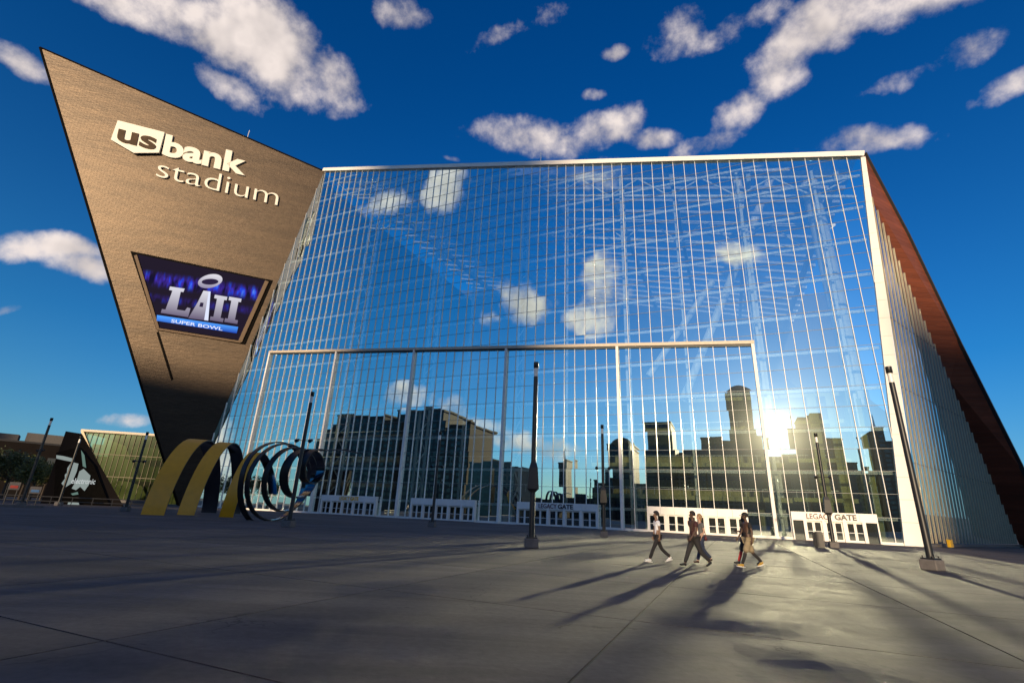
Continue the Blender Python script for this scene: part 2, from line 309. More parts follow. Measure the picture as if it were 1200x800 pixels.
# ------------------------------------------------------------------ ground and plaza
g = MB(); R_ = 6000
g.poly([(-R_, -R_, -.12), (R_, -R_, -.12), (R_, R_, -.12), (-R_, R_, -.12)])
link('ground', g.mesh('ground', M['ground']), kind='structure')
U0, DU, N0 = -6.1, 4.6, 3.7
nb = [N0 + DU * k for k in range(-3, 14)] + [67.55, 72.1, 76.7, 81.3, 85.9]
ub = [U0 + DU * k for k in range(-24, 22)]
g = MB(); a_, b_ = ub[0] - .3, ub[-1] + .3; c_, d_ = nb[0] - .3, nb[-1] + .3
g.prism([UN(a_, c_, -.1), UN(b_, c_, -.1), UN(b_, d_, -.1), UN(a_, d_, -.1)], (0, 0, .085))
plaza = link('plaza', fixn(g.mesh('plaza', M['joint'])), kind='structure')
cells = []
for i in range(len(ub) - 1):
    for j in range(len(nb) - 1):
        u0, u1, n0, n1 = ub[i], ub[i + 1], nb[j], nb[j + 1]
        if n1 > 68 and u0 < 24: continue
        cells.append(((u0 + u1) / 2, (n0 + n1) / 2, u1 - u0 - .03, n1 - n0 - .03))
def seen(c):
    P = UN(c[0], c[1]) - O; dd = P.dot(CF)
    if dd < 1: return c[0] ** 2 + c[1] ** 2 + 4000
    x = 600 + FPX * P.dot(CR) / dd
    return c[0] ** 2 + c[1] ** 2 + (0 if -250 < x < 1450 else 3000)
cells.sort(key=seen)
slab_me = {}
rest = MB()
for k, (u, n, du, dn) in enumerate(cells):
    key = (round(du, 3), round(dn, 3))
    if k < 290:
        if key not in slab_me:
            q = MB(); q.box((0, 0, -.02), du, dn, .04); me = fixn(q.mesh('slab', M['concrete']))
            slab_me[key] = me
        o = link('paving_slab', slab_me[key], plaza); o.location = UN(u, n, RNG.uniform(-.0015, .0)); o.rotation_euler = (0, 0, AZ)
    else:
        rest.box(UN(u, n, -.022), du, dn, .04, (T, N, Z))
link('paving_slabs_far', rest.mesh('paving_far', M['concrete']), plaza, kind='stuff')

# ------------------------------------------------------------------ stadium
stad = empty('stadium', FP(0, 0), AZ, label='huge glass-fronted stadium with sloping roof line and bronze metal prow', cat='stadium')
def SP(name, me, parent=None, **k): return wlink(name, me, parent or stad, **k)
ROOF = lambda u: 74.1 + (u + 79.49) * (49.21 - 74.1) / (20.56 + 79.49)
LEFT = lambda z: -79.49 - (74.1 - z) * (95.26 - 79.49) / (74.1 - 13.72)
RIGHT = lambda z: 16.45 + z * (20.56 - 16.45) / 49.21
HEAD = lambda u: 30.29 + (u + 83.85) * (23.77 - 30.29) / (4.56 + 83.85)
PW, PH = 17.68 / 11, 2.465
U_ = lambda k: 4.53 + PW * k
Z_ = lambda k: .285 + PH * k
def zmax(u):     # height range of the glass at u
    lo = 0.0
    if u < LEFT(0): lo = 0
    z1 = ROOF(u); z0 = 0.0
    if u < LEFT(0): return None
    if u < -79.49: z1 = 74.1 - (-79.49 - u) * (74.1 - 13.72) / (95.26 - 79.49)
    if u > RIGHT(0): z0 = (u - 16.45) * 49.21 / (20.56 - 16.45)
    return (z0, z1) if z1 - z0 > .3 else None
def urange(z):
    lo, hi = LEFT(z), RIGHT(z)
    if z > 49.21: hi = -79.49 + (74.1 - z) * 100.05 / 24.89
    if z > 74: return None
    return lo, hi
outline = [(LEFT(0), 0), (16.45, 0), (20.56, 49.21), (-79.49, 74.1)]
def clip(poly):
    n = len(outline)
    for i in range(n):
        a, b = outline[i], outline[(i + 1) % n]; res = []
        side = lambda p: (b[0] - a[0]) * (p[1] - a[1]) - (b[1] - a[1]) * (p[0] - a[0])
        for k in range(len(poly)):
            p, q = poly[k], poly[(k + 1) % len(poly)]; sp_, sq = side(p), side(q)
            if sp_ >= 0: res.append(p)
            if (sp_ >= 0) != (sq >= 0): t = sp_ / (sp_ - sq); res.append((p[0] + (q[0] - p[0]) * t, p[1] + (q[1] - p[1]) * t))
        poly = res
        if not poly: return []
    return poly
whole, part = [], []
for i in range(-66, 12):
    for j in range(0, 32):
        u0, u1, z0, z1 = U_(i), U_(i + 1), (Z_(j) if j else 0.02), Z_(j + 1)
        if j == 0: z0 = .02
        q = clip([(u0, z0), (u1, z0), (u1, z1), (u0, z1)])
        if len(q) < 3: continue
        area = abs(sum(q[k][0] * q[(k + 1) % len(q)][1] - q[(k + 1) % len(q)][0] * q[k][1] for k in range(len(q)))) / 2
        if area < .02: continue
        if area > PW * PH * .999: whole.append((((u0 + u1) / 2) ** 2 + z0 ** 2 * .6, i, j))
        else: part.append(q)
whole.sort()
q = MB(); q.poly([(-PW / 2, 0, -PH / 2), (PW / 2, 0, -PH / 2), (PW / 2, 0, PH / 2), (-PW / 2, 0, PH / 2)]); pane_me = q.mesh('pane', M['glass'])
TILT = .0021
rest = MB()
for k, (_, i, j) in enumerate(whole):
    uc, zc = (U_(i) + U_(i + 1)) / 2, (Z_(j) + Z_(j + 1)) / 2
    rx, rz = RNG.gauss(0, TILT), RNG.gauss(0, TILT)
    if k < 296:
        o = link('glass_pane', pane_me, stad); o.location = (uc, 0, zc); o.rotation_euler = (rx, 0, rz)
    else:
        mm = Matrix.Rotation(rx, 3, 'X') @ Matrix.Rotation(rz, 3, 'Z')
        rest.poly([FP(uc, zc) + T * w.x + N * w.y + Z * w.z for w in (mm @ V((a * PW / 2, 0, b * PH / 2)) for a, b in ((-1, -1), (1, -1), (1, 1), (-1, 1)))])
for qd in part:
    uc = sum(p[0] for p in qd) / len(qd); zc = sum(p[1] for p in qd) / len(qd); rx, rz = RNG.gauss(0, TILT), RNG.gauss(0, TILT)
    mm = Matrix.Rotation(rx, 3, 'X') @ Matrix.Rotation(rz, 3, 'Z')
    rest.poly([FP(uc, zc) + T * w.x + N * w.y + Z * w.z for w in (mm @ V((p[0] - uc, 0, p[1] - zc)) for p in qd)])
SP('glass_panes_upper', rest.mesh('panes', M['glass']), kind='stuff')
q = MB(); q.box((0, -.07, .5), .060, .16, 1); unit_mull = q.mesh('mullion', M['alu'])
for i in range(-66, 12):
    zz = zmax(U_(i))
    if not zz: continue
    o = link('mullion', unit_mull, stad); o.location = (U_(i), 0, zz[0]); o.scale = (1, 1, zz[1] - zz[0])
q = MB(); q.box((.5, -.012, 0), 1, .05, .04); unit_tr = q.mesh('transom', mat('grey_transom', (.16, .18, .19), .45))
q = MB(); q.box((.5, 1.1, -.14), 1, .30, .34); unit_girt = q.mesh('girt', M['girt'])
for j in range(1, 31):
    ur = urange(Z_(j))
    if not ur or ur[1] - ur[0] < 1: continue
    o = link('transom', unit_tr, stad); o.location = (ur[0], 0, Z_(j)); o.scale = (ur[1] - ur[0], 1, 1)
    if j % 2 == 1:
        o = link('girt', unit_girt, stad); o.location = (ur[0], 0, Z_(j)); o.scale = (ur[1] - ur[0], 1, 1)
M['headerb'] = mat('tan_header', (.52, .44, .34), .5)
# pivot door frames, header, sill, roof cap, left edge trim
posts = [4.53 - 17.68 * k for k in range(6)]
for u in posts:
    q = MB(); q.box(FP(u, HEAD(u) / 2, -.22), .36, .5, HEAD(u), (T, N, Z)); SP('door_post', q.mesh('post', M['white']))
q = MB(); q.beam(FP(posts[-1] - .25, HEAD(posts[-1] - .25) + .14, -.26), FP(4.75, HEAD(4.75) + .14, -.26), .46, .42, N); SP('door_header', q.mesh('header', M['headerb']))
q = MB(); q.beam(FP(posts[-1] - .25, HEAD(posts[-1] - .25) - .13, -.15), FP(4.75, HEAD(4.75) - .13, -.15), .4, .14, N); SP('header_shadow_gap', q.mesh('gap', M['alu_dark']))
q = MB(); q.box(FP((LEFT(0) + 16.4) / 2, .13, -.12), 16.4 - LEFT(0), .34, .3, (T, N, Z)); SP('sill', q.mesh('sill', M['white']))
q = MB(); q.beam(FP(-79.6, 74.1 + .32, -.1), FP(21.0, ROOF(21.0) + .32, -.1), .8, .66, N); SP('roof_edge', q.mesh('roof_edge', M['white']))
for px_, py_, hh in ((633, 189, 2.2),):
    u, z = FU(px_, py_); q = MB(); q.tube([FP(u, z - .2, .3), FP(u, z + hh, .3)], .06, 6); SP('lightning_rod', q.mesh('rod', M['steel']))
# white corner panels between the glass wall and the side wall
c0 = lambda z: (RIGHT(z) + .02, -.12); 
cw = lambda z: 1.75 + (.52 - 1.75) * z / 48.9
ne = 21
for k in range(ne):
    z0, z1 = 49.0 * k / ne + (.012 if k else 0), 49.0 * (k + 1) / ne - .012
    q = MB(); vs = []
    for z in (z0, z1):
        a, b = c0(z)[0], c0(z)[0] + cw(z)
        vs += [FP(a, z, -.18), FP(b, z, -.18 - .0), FP(b, z, .5), FP(a, z, .5)]
    q.add(vs, [(0, 1, 5, 4), (1, 2, 6, 5), (2, 3, 7, 6), (3, 0, 4, 7), (3, 2, 1, 0), (4, 5, 6, 7)]); SP('corner_panel', q.mesh('corner_panel', M['white']))
q = MB(); q.add([FP(c0(z)[0] + f * cw(z), z, o_) for z in (0, 48.9) for f, o_ in ((.04, -.15), (.96, -.15), (.96, .4), (.04, .4))], [(0, 1, 5, 4), (1, 2, 6, 5), (2, 3, 7, 6), (3, 0, 4, 7)]); SP('corner_backing', q.mesh('cb', M['alu_dark']))
# ---- side wall: bronze fins over glass, dark red soffit above
E0 = FP(RIGHT(0) + cw(0) + .02, 0); E1 = FP(RIGHT(48.2) + cw(48.2) + .05, 48.2)
Fw = V((78, 79, 0)); nw = (Fw - E0).cross(E1 - E0).normalized()
if nw.dot(O - E0) < 0: nw = -nw
wdir = Z.cross(nw).normalized(); wdir = wdir if wdir.dot(Fw - E0) > 0 else -wdir
wup = nw.cross(wdir); wup = wup if wup.z > 0 else -wup
def wall_hit(x, y):
    d = ray(x, y); return O + d * ((E0 - O).dot(nw) / d.dot(nw))
def wc(P): return (P - E0).dot(wdir), (P - E0).dot(wup)
A1 = wc(wall_hit(1022, 232)); B1 = wc(wall_hit(1192, 632))
slope = (B1[1] - A1[1]) / (B1[0] - A1[0]); topw = lambda x: A1[1] + slope * (x - A1[0])
xe = A1[0] - A1[1] / slope; e1c = wc(E1); leftw = lambda y: e1c[0] * y / e1c[1]
WP = lambda x, y, o_=0.0: E0 + wdir * x + wup * y + nw * o_
M['fin'] = mat('bronze_fin', (.42, .34, .22), .5, .1, .08, 1)
M['soffit'] = shingle_mat('rust_soffit', wdir, wup, E0, (.20, .053, .025), .6, .0, row=.55, length=3.0, bump=.5)
fs_ = 1.35; kf = 0; x = leftw(40) + .25
fx = [leftw(40) + .25 + fs_ * k for k in range(80)]
prevx = None
for x in fx:
    y1 = topw(x)
    if y1 < .8: break
    y0 = .35
    if x < leftw(y1): break
    # fins near the corner start where the leaning corner edge lets them
    if x < leftw(y1): continue
    q = MB(); q.beam(WP(x, y0, .06), WP(x, y1, .06), .13, .09, nw); SP('fin', q.mesh('fin', M['fin']))
    if prevx is not None:
        q = MB(); q.poly([WP(prevx, y0), WP(x, y0), WP(x, topw(x)), WP(prevx, topw(prevx))]); SP('side_pane', q.mesh('side_pane', M['sideglass']))
    prevx = x
q = MB(); q.poly([WP(leftw(0), .3), WP(fx[0], .3), WP(fx[0], topw(fx[0])), WP(leftw(topw(fx[0])), topw(fx[0]))]); SP('side_pane', q.mesh('side_pane', M['sideglass']))
q = MB()
for yy in (8.6, 17.2, 25.8): q.beam(WP(leftw(yy), yy, .03), WP((yy - A1[1]) / slope + A1[0], yy, .03), .05, .03, nw)
SP('side_transoms', q.mesh('st', M['alu_dark']))
q = MB(); q.beam(WP(0, .15, .15), WP(xe, .15, .15), .5, .3, Z); SP('side_plinth', q.mesh('sp', M['footing']))
far = (wall_hit(1190, 632) - O).length
Q2 = O + ray(1200, 553).normalized() * far * .93
E1t = FP(RIGHT(49) + cw(49) + .02, 49.5, -.1)
ext = lambda a, b, t: a + (b - a) * t
L1a, L1b = WP(*A1), WP(*B1); L1top = ext(L1a, L1b, -.17)
lowt = 1.35
mid2 = O + ray(1064, 276).normalized() * ((ext(E1t, Q2, .22) - O).length)
q = MB(); s0 = [E1, L1a, ext(L1a, L1b, .5), L1b, ext(L1a, L1b, 1.03)]; s1 = [E1t, mid2, ext(E1t, Q2, .58), Q2, ext(E1t, Q2, 1.24)]
for k in range(4): q.poly([s0[k], s1[k], s1[k + 1], s0[k + 1]])
SP('soffit', q.mesh('soffit', M['soffit']))
q = MB()
for k in range(4): q.beam(s1[k] + Z * .1, s1[k + 1] + Z * .1, .35, .5, nw)
SP('soffit_edge', q.mesh('soffit_edge', M['darkgrey']))
# ---- prow
PA = V((-101.171, 77.228, 88.699)); PN = V((.247858, -.955449, -.160260)); PE1 = V((.96796, .251104, 0)); PE2 = V((.040242, -.155125, .987075))
def PP(a, b, o_=0.0): return PA + PE1 * a + PE2 * b + PN * o_
M['prow'] = shingle_mat('bronze_shingles', PE1, PE2, PA, (.068, .045, .027), .42, .5, row=.26, length=1.1, bump=.25)
front = [PP(0, 0), PP(35.77, -76.29), PP(42.2, -89.86), PP(43.2, -89.86), PP(46.0, -75.96), PP(58.42, -14.79)]
bk = [FP(-84, 68, 20), FP(-101, 0, 18)]
q = MB(); q.poly(front); n0 = len(front)
q.add(front + bk, [(0, 5, 6), (5, 4, 3, 7, 6), (0, 6, 7, 2, 1), (2, 7, 3)]); prow = SP('prow', q.mesh('prow', M['prow']))
def strip(pts, w, d, mt_, nm='prow_edge_trim'):
    q = MB()
    for a, b in zip(pts, pts[1:]): q.beam(a, b, w, d, PN)
    SP(nm, q.mesh(nm, mt_))
strip([PP(0, 0, .02), PP(35.77, -76.29, .02), PP(42.2, -89.6, .02)], .35, .3, M['void'])
strip([PP(0, .05, .02), PP(58.42, -14.74, .02)], .25, .3, M['void'])
strip([PP(32.35, -56.3, .02), PP(36.76, -65.63, .02)], .42, .12, M['void'], 'prow_groove')
q = MB(); q.tube([PP(41.0, -10.5, -1), PP(41.2, -8.0, -1)], .07, 6); SP('roof_mast', q.mesh('mast', M['lamp']))
# ---- interior
q = MB(); q.poly([FP(-96, .03, .5), FP(16, .03, .5), FP(16, .03, 80), FP(-96, .03, 80)]); SP('interior_floor', q.mesh('if', M['footing']))
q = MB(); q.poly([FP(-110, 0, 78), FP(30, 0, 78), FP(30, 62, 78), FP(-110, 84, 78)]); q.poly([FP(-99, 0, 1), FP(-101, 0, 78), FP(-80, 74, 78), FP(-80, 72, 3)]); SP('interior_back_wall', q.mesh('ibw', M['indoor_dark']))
rz_ = lambda u, n: ROOF(u) - .5 + n * .06
q = MB(); q.poly([FP(-79, rz_(-79, .5) + 1, .5), FP(20.5, rz_(20.5, .5) + 1, .5), FP(20, rz_(20, 78) + 1, 78), FP(-79, rz_(-79, 78) + 1, 78)]); SP('roof_underside', q.mesh('ru', M['roofpanel']))
for k in range(18):
    n = 3 + k * 4.1; q = MB(); q.beam(FP(-79, rz_(-79, n), n), FP(20, rz_(20, n), n), .5, .7, N); SP('purlin', q.mesh('purlin', M['purlin']))
for k in range(9):   # rafters running back
    u = -70 + k * 11; q = MB(); q.beam(FP(u, rz_(u, 2) - 1.2, 2), FP(u, rz_(u, 77) - 1.2, 77), .6, 1.4, Z); SP('rafter', q.mesh('rafter', M['purlin']))
for nn, dp in ((3.0, 3.4), (16, 4.5)):   # trusses behind the top of the glass
    q = MB(); us = [-78 + 4.9 * k for k in range(21)]
    q.beam(FP(us[0], ROOF(us[0]) - 1, nn), FP(us[-1], ROOF(us[-1]) - 1, nn), .32); q.beam(FP(us[0], ROOF(us[0]) - 1 - dp, nn), FP(us[-1], ROOF(us[-1]) - 1 - dp, nn), .38)
    for k in range(20):
        a, b = us[k], us[k + 1]; lo = k % 2
        q.beam(FP(a, ROOF(a) - 1 - dp * lo, nn), FP(b, ROOF(b) - 1 - dp * (1 - lo), nn), .22)
    SP('roof_truss', q.mesh('rt', M['steel']))
for u in [-92.5] + [p + .0 for p in posts] + [14.2]:   # lattice columns
    q = MB(); top = (ROOF(u) if u > -79 else 22) - .8
    for nn in (2.2, 5.0): q.beam(FP(u + .9, 0, nn), FP(u + .9, top, nn), .34, .34, T)
    z = 0.4; k = 0
    while z + 2.6 < top:
        q.beam(FP(u + .9, z, 2.2 if k % 2 else 5.0), FP(u + .9, z + 2.6, 5.0 if k % 2 else 2.2), .18, .18, T); z += 2.6; k += 1
    SP('lattice_column', q.mesh('lc', M['steel']))
for u in (-40, -22, -4):     # slender posts between them
    q = MB(); q.beam(FP(u, 0, 4), FP(u, ROOF(u) - 1, 4), .3, .3, T); SP('slender_post', q.mesh('sp', M['steel']))
# large frame and raking columns seen at the right
q = MB(); f0, f1, f2 = FP(*FU(863, 205, 14), 14), FP(*FU(872, 300, 14), 14), FP(*FU(925, 203, 14), 14)
low = FP(FU(863, 205, 14)[0] , 0, 14); q.beam(f0, low, 1.5, 1.2, T); q.beam(f0 - T * .7, f2, 1.5, 1.2, Z); SP('portal_frame', q.mesh('pf', M['steel']))
for (xa, ya, xb, yb, w, nn) in ((948, 215, 1010, 480, 2.4, 9), (905, 205, 800, 470, 1.4, 20), (835, 330, 760, 440, 1.2, 24)):
    a, b = FU(xa, ya, nn), FU(xb, yb, nn); q = MB(); q.tube([FP(*a, nn), FP(*b, nn)], w / 2, 14); SP('raking_column', q.mesh('rc', M['steel']))
for k, (z, n0) in enumerate(((4.6, 8), (9.4, 11), (15.2, 16), (21.5, 22))):     # concourse decks with rails; left parts get a darker colour in place of shade
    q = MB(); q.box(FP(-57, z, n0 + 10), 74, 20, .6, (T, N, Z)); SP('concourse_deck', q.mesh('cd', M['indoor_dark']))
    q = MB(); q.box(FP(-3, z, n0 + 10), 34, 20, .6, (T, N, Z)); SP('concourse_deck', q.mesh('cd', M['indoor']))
    q = MB(); q.beam(FP(-94, z + 1.3, n0), FP(14, z + 1.3, n0), .1)
    for j in range(55): q.beam(FP(-94 + j * 2, z + .3, n0), FP(-94 + j * 2, z + 1.3, n0), .06)
    SP('deck_rail', q.mesh('dr', M['steel']))
    q = MB(); q.box(FP(-57, z + 1.6, n0 + 19), 74, .5, 4.4, (T, N, Z)); SP('concourse_wall', q.mesh('cw', M['indoor_dark']))  # left wall's shade is put into its colour too
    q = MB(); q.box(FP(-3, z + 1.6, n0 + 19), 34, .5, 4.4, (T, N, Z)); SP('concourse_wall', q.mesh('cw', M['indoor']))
M['core'] = mat('olive_core', (.40, .42, .15), .8, 0, .25, .3)
for uu in (11.2, 13.4, 15.4):
    q = MB(); q.box(FP(uu, 9, 7.5), 1.1, 1.0, 18, (T, N, Z)); SP('core_column', q.mesh('cc', M['core']))
for zz in (4.7, 9.6, 14.6, 18.2):
    q = MB(); q.box(FP(12, zz, 9.5), 9, 5, .5, (T, N, Z)); SP('core_slab', q.mesh('cs', M['core']))
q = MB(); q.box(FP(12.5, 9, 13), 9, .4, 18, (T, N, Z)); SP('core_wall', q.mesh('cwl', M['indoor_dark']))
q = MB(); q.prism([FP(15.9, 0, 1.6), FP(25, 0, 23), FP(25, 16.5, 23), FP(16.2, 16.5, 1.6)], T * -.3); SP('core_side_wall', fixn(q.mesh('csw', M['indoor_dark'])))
for zz in (3.2, 6.5, 9.6, 12.8):
    q = MB(); q.beam(FP(15.0, zz, 1.9), FP(23.5, zz, 22), .35, .3, Z); SP('core_beam', q.mesh('cb2', M['core']))
for k in range(4):
    q = MB(); q.beam(FP(15.2 + k * 1.4, 0, 2.2 + k * 3.6), FP(15.4 + k * 1.4, 16.4, 2.2 + k * 3.6), .5, .4, N); SP('core_post', q.mesh('cp2', M['core']))
for k in range(14):
    q = MB(); u = -92 + k * 8; q.box(FP(u, 2.2, 14), .7, .7, 4.4, (T, N, Z)); SP('concourse_pier', q.mesh('cpier', M['indoor']))
q = MB(); q.poly([FP(-95, 22, 30), FP(15, 22, 30), FP(15, 40, 74), FP(-95, 44, 74)]); SP('seating_bowl', q.mesh('sb', M['seats']))

# ------------------------------------------------------------------ lettering
def text_mesh(body, extrude=.1, bold=0.0):
    cu = bpy.data.curves.new('lettering', 'FONT'); cu.body = body; cu.size = 1; cu.extrude = extrude; cu.offset = bold; cu.resolution_u = 4
    o = bpy.data.objects.new('lettering', cu); COL.objects.link(o); dg = bpy.context.evaluated_depsgraph_get()
    me = bpy.data.meshes.new_from_object(o.evaluated_get(dg)); bpy.data.objects.remove(o); bpy.data.curves.remove(cu); return me
def letters(body, mt, extrude=.1, bold=0.0):
    """one mesh per letter, in the text's own plane; returns [(mesh verts, faces)], bounds"""
    me = text_mesh(body, extrude, bold); bm = bmesh.new(); bm.from_mesh(me); bmesh.ops.remove_doubles(bm, verts=bm.verts, dist=1e-5)
    bm.verts.ensure_lookup_table(); seen_ = set(); isl = []
    for v in bm.verts:
        if v.index in seen_: continue
        st = [v]; comp = []
        while st:
            w = st.pop()
            if w.index in seen_: continue
            seen_.add(w.index); comp.append(w); st += [e.other_vert(w) for e in w.link_edges]
        xs = [w.co.x for w in comp]; isl.append([min(xs), max(xs), comp])
    isl.sort(key=lambda i: i[0]); grp = []
    for i in isl:
        if grp and i[0] < grp[-1][1] - .25 * min(i[1] - i[0], grp[-1][1] - grp[-1][0]): grp[-1][1] = max(grp[-1][1], i[1]); grp[-1][2] += i[2]
        else: grp.append(i)
    out = []
    for a, b, comp in grp:
        idx = {w.index: k for k, w in enumerate(comp)}; fs = set()
        for w in comp:
            for f in w.link_faces: fs.add(f)
        out.append(([w.co.copy() for w in comp], [[idx[w.index] for w in f.verts] for f in fs]))
    xs = [v.x for vs, _ in out for v in vs]; bm.free()
    return out, (min(xs), max(xs))
def place_text(body, parent, mt, org, ex, ey, en, x0, x1, ys, extrude, bold=0.0, shear=0.0, name='letter', y0=0.0, merge=False):
    """fits the word between x0 and x1 along ex; ys is metres per text unit of height; y0 the base line"""
    ls, (a, b) = letters(body, mt, 1.0, bold); k = (x1 - x0) / (b - a); allv = MB()
    for vs, fs in ls:
        q = allv if merge else MB()
        q.add([V(org) + V(ex) * (x0 + (v.x - a) * k + shear * v.y * ys) + V(ey) * (y0 + v.y * ys) + V(en) * ((v.z + 1) / 2 * extrude) for v in vs], fs)
        if not merge: wlink(name, fixn(q.mesh(name, mt)), parent)
    if merge: wlink(name, fixn(allv.mesh(name, mt)), parent)
# bank and stadium sign on the prow
M['signwhite'] = mat('sign_white', (.82, .78, .68), .5, 0, .03)
M['cutout'] = mat('sign_cutout_bronze', (.075, .048, .028), .6, .0, .2, 1, spec=.1)
sg = empty('building_sign', PP(26, -18), 0, label='cream usbank stadium lettering with pointed shield on the bronze prow', cat='sign')
sh = [PP(16.92, -12.9, .25), PP(16.59, -17.47, .25), PP(21.15, -19.45, .25), PP(25.6, -18.31, .25), PP(25.75, -13.45, .25)]
q = MB(); q.prism(sh, PN * .45); wlink('shield', fixn(q.mesh('shield', M['signwhite'])), sg)
SL = -.068; bx_ = (PE1 + PE2 * SL).normalized()
place_text('us', sg, M['cutout'], PP(17.6, -17.35), bx_, PE2, PN, 0, 7.3, 5.4, .82, .03, -.03, name='cutout_letter')
place_text('bank', sg, M['signwhite'], PP(26.05, -18.3), bx_, PE2, PN, 0, 16.5, 6.6, .4, .034, -.02)
place_text('stadium', sg, M['signwhite'], PP(25.9, -23.55), bx_, PE2, PN, 0, 24.2, 6.1, .4, -.012, -.02)
# ------------------------------------------------------------------ video screen in the prow
vs_ = empty('video_screen', PP(40, -48), 0, label='tilted video screen showing a silver LII football trophy graphic', cat='screen')
def sc_mat(name, c1, c2, k, vx, vy):
    """LED picture colour: gradient along the screen's own axis"""
    mt, nt, nd, ln, p = nodes_of(name); geo = nd.new('ShaderNodeNewGeometry'); sb = nd.new('ShaderNodeVectorMath'); sb.operation = 'SUBTRACT'; ln.new(geo.outputs['Position'], sb.inputs[0]); sb.inputs[1].default_value = tuple(PA)
    dt = nd.new('ShaderNodeVectorMath'); dt.operation = 'DOT_PRODUCT'; ln.new(sb.outputs[0], dt.inputs[0]); dt.inputs[1].default_value = tuple(PE2)
    mr = nd.new('ShaderNodeMapRange'); ln.new(dt.outputs['Value'], mr.inputs[0]); mr.inputs[1].default_value = vx; mr.inputs[2].default_value = vy
    mx = nd.new('ShaderNodeMix'); mx.data_type = 'RGBA'; ln.new(mr.outputs[0], mx.inputs[0]); mx.inputs[6].default_value = (*c1, 1); mx.inputs[7].default_value = (*c2, 1)
    ln.new(mx.outputs[2], p.inputs['Emission Color']); p.inputs['Emission Strength'].default_value = k; p.inputs['Base Color'].default_value = (.004, .004, .004, 1); p.inputs['Roughness'].default_value = .8; p.inputs['Specular IOR Level'].default_value = .03
    return mt
def bg_mat():
    mt, nt, nd, ln, p = nodes_of('led_background'); geo = nd.new('ShaderNodeNewGeometry'); sb = nd.new('ShaderNodeVectorMath'); sb.operation = 'SUBTRACT'; ln.new(geo.outputs['Position'], sb.inputs[0]); sb.inputs[1].default_value = tuple(PA)
    def dot(a):
        n = nd.new('ShaderNodeVectorMath'); n.operation = 'DOT_PRODUCT'; ln.new(sb.outputs[0], n.inputs[0]); n.inputs[1].default_value = tuple(a); return n.outputs['Value']
    y = dot(PE2); x = dot(PE1)
    def band(c, w, k):
        n = nd.new('ShaderNodeMath'); n.operation = 'SUBTRACT'; ln.new(y, n.inputs[0]); n.inputs[1].default_value = c
        a = nd.new('ShaderNodeMath'); a.operation = 'ABSOLUTE'; ln.new(n.outputs[0], a.inputs[0]); r = nd.new('ShaderNodeMapRange'); ln.new(a.outputs[0], r.inputs[0]); r.inputs[1].default_value = 0; r.inputs[2].default_value = w; r.inputs[3].default_value = k; r.inputs[4].default_value = 0; r.interpolation_type = 'SMOOTHSTEP'; return r.outputs[0]
    cx = nd.new('ShaderNodeCombineXYZ'); ln.new(x, cx.inputs[0]); sy = nd.new('ShaderNodeMath'); sy.operation = 'MULTIPLY'; ln.new(y, sy.inputs[0]); sy.inputs[1].default_value = .25; ln.new(sy.outputs[0], cx.inputs[1])
    ns = nd.new('ShaderNodeTexNoise'); ns.inputs['Scale'].default_value = .9; ns.inputs['Detail'].default_value = 3; ln.new(cx.outputs[0], ns.inputs['Vector'])
    cr_ = nd.new('ShaderNodeValToRGB'); ln.new(ns.outputs[0], cr_.inputs[0]); e = cr_.color_ramp.elements; e[0].position = .38; e[0].color = (.0, .0, .03, 1); e[1].position = .72; e[1].color = (.12, .3, 1, 1)
    k = e.new(.52); k.color = (.05, .02, .35, 1); k = e.new(.6); k.color = (.01, .06, .9, 1)
    ad = nd.new('ShaderNodeMath'); ln.new(band(-45.6, 2.0, 1.0), ad.inputs[0]); ln.new(band(-49.5, 1.2, .35), ad.inputs[1])
    mx = nd.new('ShaderNodeMix'); mx.data_type = 'RGBA'; ln.new(ad.outputs[0], mx.inputs[0]); mx.inputs[6].default_value = (.010, .006, .022, 1); ln.new(cr_.outputs[0], mx.inputs[7])
    ln.new(mx.outputs[2], p.inputs['Emission Color']); p.inputs['Emission Strength'].default_value = .75; p.inputs['Base Color'].default_value = (.004, .004, .004, 1); p.inputs['Roughness'].default_value = .8; p.inputs['Specular IOR Level'].default_value = .03
    return mt
scr_out = [(24.44, -40.42), (32.07, -55.88), (48.72, -56.84), (51.77, -42.25)]; scr_in = [(25.93, -40.95), (32.7, -55.4), (47.48, -56.05), (50.4, -42.5)]
q = MB(); q.prism([PP(*p, .03) for p in scr_out], PN * .12); wlink('recess', fixn(q.mesh('recess', M['void'])), vs_)
q = MB(); q.prism([PP(*p, .16) for p in scr_in], PN * .1); wlink('led_panel', fixn(q.mesh('led', bg_mat())), vs_)
M['scrframe'] = mat('screen_frame_bronze', (.15, .10, .062), .6, .0, .1, 1, spec=.2)
for (a, b, w) in (((25.6, -41.2), (32.35, -55.6), .55), ((32.2, -55.75), (47.9, -56.45), .4), ((47.75, -56.4), (50.75, -42.6), .75)):
    q = MB(); q.beam(PP(*a, .2), PP(*b, .2), w, .34, PN); wlink('frame_bar', q.mesh('bar', M['scrframe']), vs_)
silver = sc_mat('led_silver', (.16, .13, .22), (.75, .74, .82), .8, -52.6, -46.8); dk = emis('led_dark', (.02, .012, .05), .8)
def flat(name, pts, mt_, o_, th=.03):
    q = MB(); q.prism([PP(*p, o_) for p in pts], PN * th); return wlink(name, fixn(q.mesh(name, mt_)), vs_)
def sl_(x, y): return (x, y - .0 + (x - 32.5) * -.005)
flat('letter_l', [(32.9, -46.7), (35.6, -46.75), (35.5, -47.5), (35.0, -47.5), (35.0, -51.3), (36.5, -51.35), (36.8, -50.6), (37.4, -50.7), (37.3, -52.6), (32.3, -52.4), (32.35, -51.6), (33.0, -51.6), (33.5, -47.5), (32.85, -47.45)], silver, .28)
